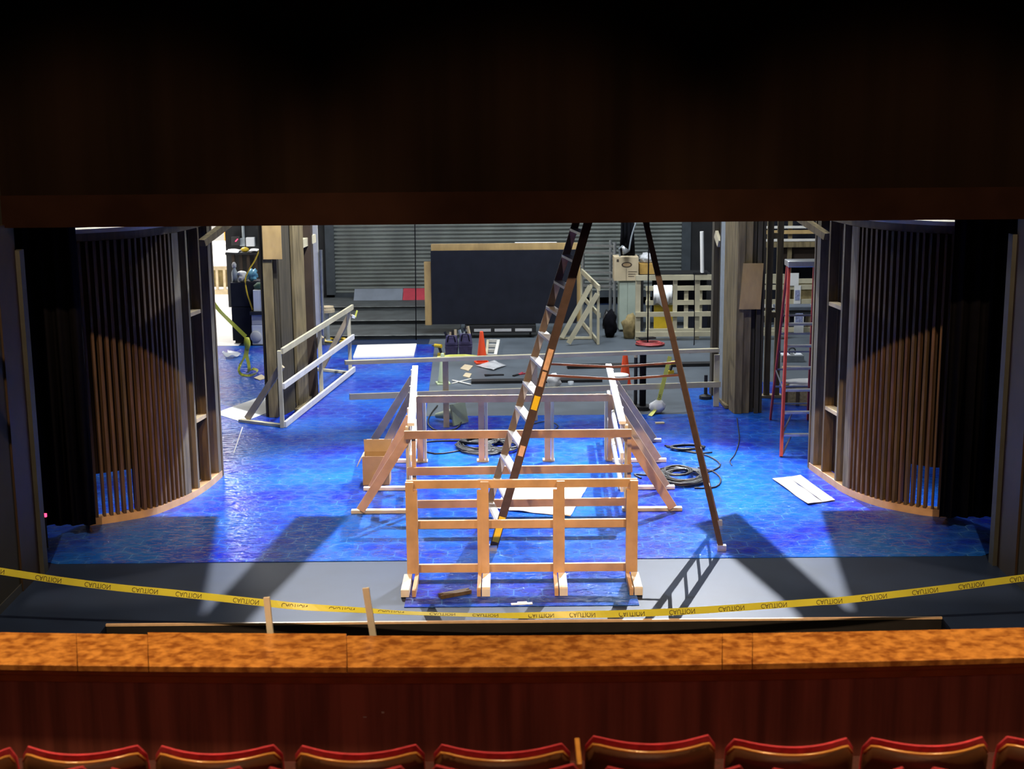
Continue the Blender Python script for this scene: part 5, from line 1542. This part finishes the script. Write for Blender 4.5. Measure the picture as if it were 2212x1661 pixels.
MB().tube(smooth([q + Vector((.1, .1, .0)), q + Vector((.15, .1, .3)), q + Vector((.25, .1, .6)), q + Vector((.38, .1, .75))], 5), .018).build('lamp_cable', grey_metal, t)
# steel rack
RK = 32.5
a, b = pp(1262, 530, RK), pp(1331, 690, RK)
t = thing('steel_rack', 'steel pipe shelving rack left of the pale green cabinet', 'rack', (b.x, RK, 0))
for x, y in ((b.x - .04, RK), (b.x - .10, RK + .5), (a.x, RK + .5)):
    MB().cyl((x, y, 0.001), (x, y, pp(1, 535, RK).z), .035).build('upright', steel, t)
for yy in (532, 548, 590, 604, 620):
    z = pp(1300, yy, RK).z
    MB().beam((a.x, RK + .3, z), (b.x - .04, RK + .02, z), .04, .05).build('rail', steel, t)
# bags between rack and cabinet
q = gp(1318, 728)
tag(MB().blob((q.x, q.y, .27), .14, .16, .29, .2, 2, 3).build('duffel_bag', black_cloth, smooth=True), 'dark bag standing between the short guard and the green cabinet', 'bag')
q = pp(1318, 672, 31.6)
tag(MB().blob((q.x - .02, 31.5, q.z - .30), .14, .12, .33, .3, 2.4, 6).build('duffel_bag', black_plastic, smooth=True), 'crumpled dark bag behind the standing dark bag', 'bag')
q = gp(1360, 731)
tag(MB().blob((q.x, q.y, .25), .16, .16, .27, .22, 2, 9).build('sack', sack, smooth=True), 'tan sack leaning against the pale green cabinet', 'sack')
# towel on the rear guard, yellow bar
tw0, tw1 = pp(1412, 616, Yj - .1), pp(1452, 655, Yj - .1)
tm = MB(); bm = tm.bm
n_ = 14
ra, rb, rc = [], [], []
for i in range(n_ + 1):
    x = tw0.x + (tw1.x - tw0.x) * i / n_
    w_ = .018 * math.sin(i * 1.7)
    ra.append(bm.verts.new((x, Yj - .125 + w_, tw1.z - .04 + .05 * math.sin(i * .6)))); rb.append(bm.verts.new((x, Yj - .085, tw0.z - .0))); rc.append(bm.verts.new((x, Yj + .02 + w_, tw1.z + .05)))
for i in range(n_):
    bm.faces.new((ra[i], ra[i + 1], rb[i + 1], rb[i])); bm.faces.new((rb[i], rb[i + 1], rc[i + 1], rc[i]))
o = tm.build('towel', white_paper, smooth=True)
sd = o.modifiers.new('thickness', 'SOLIDIFY'); sd.thickness = .012
tag(o, 'white towel hung over the rear pale guard upstage right', 'towel')
p0, p1 = pp(1412, 664, Yj + .1), pp(1456, 664, Yj + .1)
tag(box(p0.x, p1.x, Yj + .03, Yj + .07, 0.001, p0.z + .06).build('painted_board', yellow_tool), 'yellow board standing behind the rear pale guard', 'board')
# white fluorescent tube on the black wall
t = thing('tube_lamp', 'white tube lamp standing upright on the front pale guard', 'lamp', pp(1517, 590, Yi))
p0, p1 = pp(1516, 500, Yi - .04), pp(1517, 589, Yi - .04)
MB().cyl(p1, p0, .04).build('tube', white_foam, t)
MB().beam((p1.x - .2, Yi - .04, p1.z - .012), (p1.x + .1, Yi - .04, p1.z - .012), .05, .04).build('tube_holder', black, t)
# scaffold of timber shelves far right
QY = 31.8
t = thing('timber_rack', 'timber rack with brown panels far right behind the red ladder', 'rack', (5.8, QY, 0))
for x in (1655, 1700, 1780):
    xx = pp(x, 600, QY).x
    box(xx, xx + .09, QY, QY + .06, 0.001, 5.5).build('upright', column_m, t)
xa_, xb_ = pp(1650, 600, QY).x, pp(1800, 600, QY).x
for yy, h, m_ in ((488, .05, pine_white), (497, .08, ply), (516, .05, pine_white), (522, .12, column_m), (602, .10, pine), (655, .09, pine_white), (724, .10, pine)):
    z = pp(1700, yy, QY).z
    box(xa_, xb_, QY - .05, QY - .001, z - h, z).build('rail', m_, t)
for yy, h in ((530, .32), (609, .42)):
    z = pp(1700, yy, QY).z
    box(pp(1702, 1, QY).x, xb_, QY + .07, QY + .10, z - h, z).build('panel', sack if h > .4 else dark_ply, t)
box(pp(1660, 1, QY).x, xb_, QY + .4, QY + .42, 0.001, 5.5).build('back_panel', black_panel, t)
for k, (x0, y0, x1, y1, Y, lab) in enumerate(((1706, 590, 1725, 617, Yj - .075, 'white placard on the timber rack beside the red ladder, upper one'), (1716, 617, 1729, 656, Yj - .075, 'narrow white placard with blue print beside the red ladder, middle one'), (1716, 684, 1735, 728, 30.55, 'white placard leaning low behind the red ladder'))):
    a, b = pp(x0, y0, Y), pp(x1, y1, Y)
    t = thing('placard', lab, 'placard', ((a.x + b.x) / 2, Y, b.z), 'white placards')
    box(a.x, b.x, Y, Y + .012, b.z, a.z).build('placard_board', white_foam, t)
    if k:
        MB().box(a.x + .02, b.x - .02, Y - .003, Y - .0005, (a.z + b.z) / 2 - .12 + .2 * (k - 1), (a.z + b.z) / 2 + .1 + .2 * (k - 1)).build('print', mat('pale_blue_print', (.45, .5, .8), .7, var=.6, scale=40), t)
# grey bench behind the ladder that carries the placards
t = thing('grey_bench', 'grey stepped bench behind the red step ladder', 'bench', pp(1740, 730, 30.6))
for y0, yy, dep in ((657, 672, .5), (678, 684, .3)):
    z = pp(1730, yy, 30.6).z
    box(pp(1705, 1, 30.6).x, pp(1790, 1, 30.6).x, 31.08 - dep * .3, 31.45, z - .03, z + .03).build('bench_board', grey_paint, t)
for x in (1708, 1780):
    xx = pp(x, 1, 30.6).x
    box(xx, xx + .08, 31.02, 31.4, 0.001, pp(1730, 684, 30.6).z - .031).build('leg', pine2, t)
# floor box with handle
a, b = gp(1690, 783), gp(1734, 779)
t = thing('floor_box', 'small grey metal floor box with a black handle behind the red ladder', 'metal box', gp(1712, 780))
c = gp(1712, 783) + Vector((0, .15, 0))
MB().obox(c, .44, .30, .13, 0.02).build('box_body', steel, t, bevel=.006)
MB().obox(c + Vector((-.12, 0, .131)), .16, .26, .012, 0.02).build('cover_plate', appliance, t)
MB().obox(c + Vector((.13, 0, .131)), .14, .2, .012, 0.02).build('cover_plate', appliance, t)
MB().tube(smooth([c + Vector((-.03, .05, .13)), c + Vector((-.03, .05, .22)), c + Vector((.03, .05, .25)), c + Vector((.08, .05, .22)), c + Vector((.08, .05, .14))], 4), .014).build('handle', black_rubber, t)
tag(MB().beam(gp(1690, 794, .02), gp(1730, 794, .02), .14, .035).build('plank', pine2), 'short brown plank on the grey floor behind the red ladder', 'plank')
# chipboard crate with cloth
c = gp(1735, 880) + Vector((0.1, .3, 0))
t = thing('chipboard_crate', 'chipboard crate with ribs on the blue sheeting behind the red ladder', 'crate', c)
MB().obox(c + Vector((0, 0, .009)), .75, .45, .30, -.35).build('crate_body', osb, t)
for k in (-.3, -.1, .1, .3):
    R = Matrix.Rotation(-.35, 3, 'Z')
    MB().obox(c + R @ Vector((k, -.245, 0)) + Vector((0, 0, .01)), .05, .035, .29, -.35).build('rib', old, t)
tag(MB().blob((c.x - .05, c.y, .31 + .05), .33, .2, .055, .25, 2.2, 4).build('cloth_heap', white_paper, smooth=True), 'crumpled pale cloth on the chipboard crate', 'cloth')
# stage lights on the dark left side wall
for k, (y, z_) in enumerate(((560, 0), (692, 1))):
    q = pp(12 if k else 3, y, 13.2)
    t = thing('wall_spotlight', ['black spotlight on the dark left side wall, upper one', 'black spotlight on the dark left side wall, lower one with a glint'][k], 'spotlight', q, 'side wall spotlights')
    d = Vector((.5, .75, -.35)).normalized()
    p = Vector((-5.1, 13.2, q.z))
    MB().cyl(p - d * .14, p + d * .14, .065, .075).build('lamp_housing', black_plastic, t, smooth=True)
    MB().cyl(p + d * .141, p + d * .15, .07).build('lens_ring', steel, t)
    MB().beam(p, (-5.309, 13.2, q.z + .05), .03, .03).build('bracket', black, t)

# pale tape lines on the sheeting, small red marker light
for k, q_ in enumerate(([(524, 922), (505, 978)],)):
    P_ = [gp(x, y, .0085) for x, y in q_]
    mb = MB()
    for a, b in zip(P_, P_[1:]):
        mb.beam(a, b, 0.016, 0.001)
    tag(mb.build('tape_line', white_foam), 'pale tape line on the blue sheeting right of the left curved wall', 'tape')
q = pp(97, 1113, 16.2)
t = thing('marker_light', 'tiny red marker light low by the left edge of the stage opening', 'light', (q.x, 16.2, 0.008))
MB().beam((q.x, 16.2, 0.009), (q.x, 16.2, q.z - .02), .02, .02).build('stem', black, t)
MB().obox((q.x, 16.2, q.z - .019), .04, .03, .04).build('indicator', red_led, t)
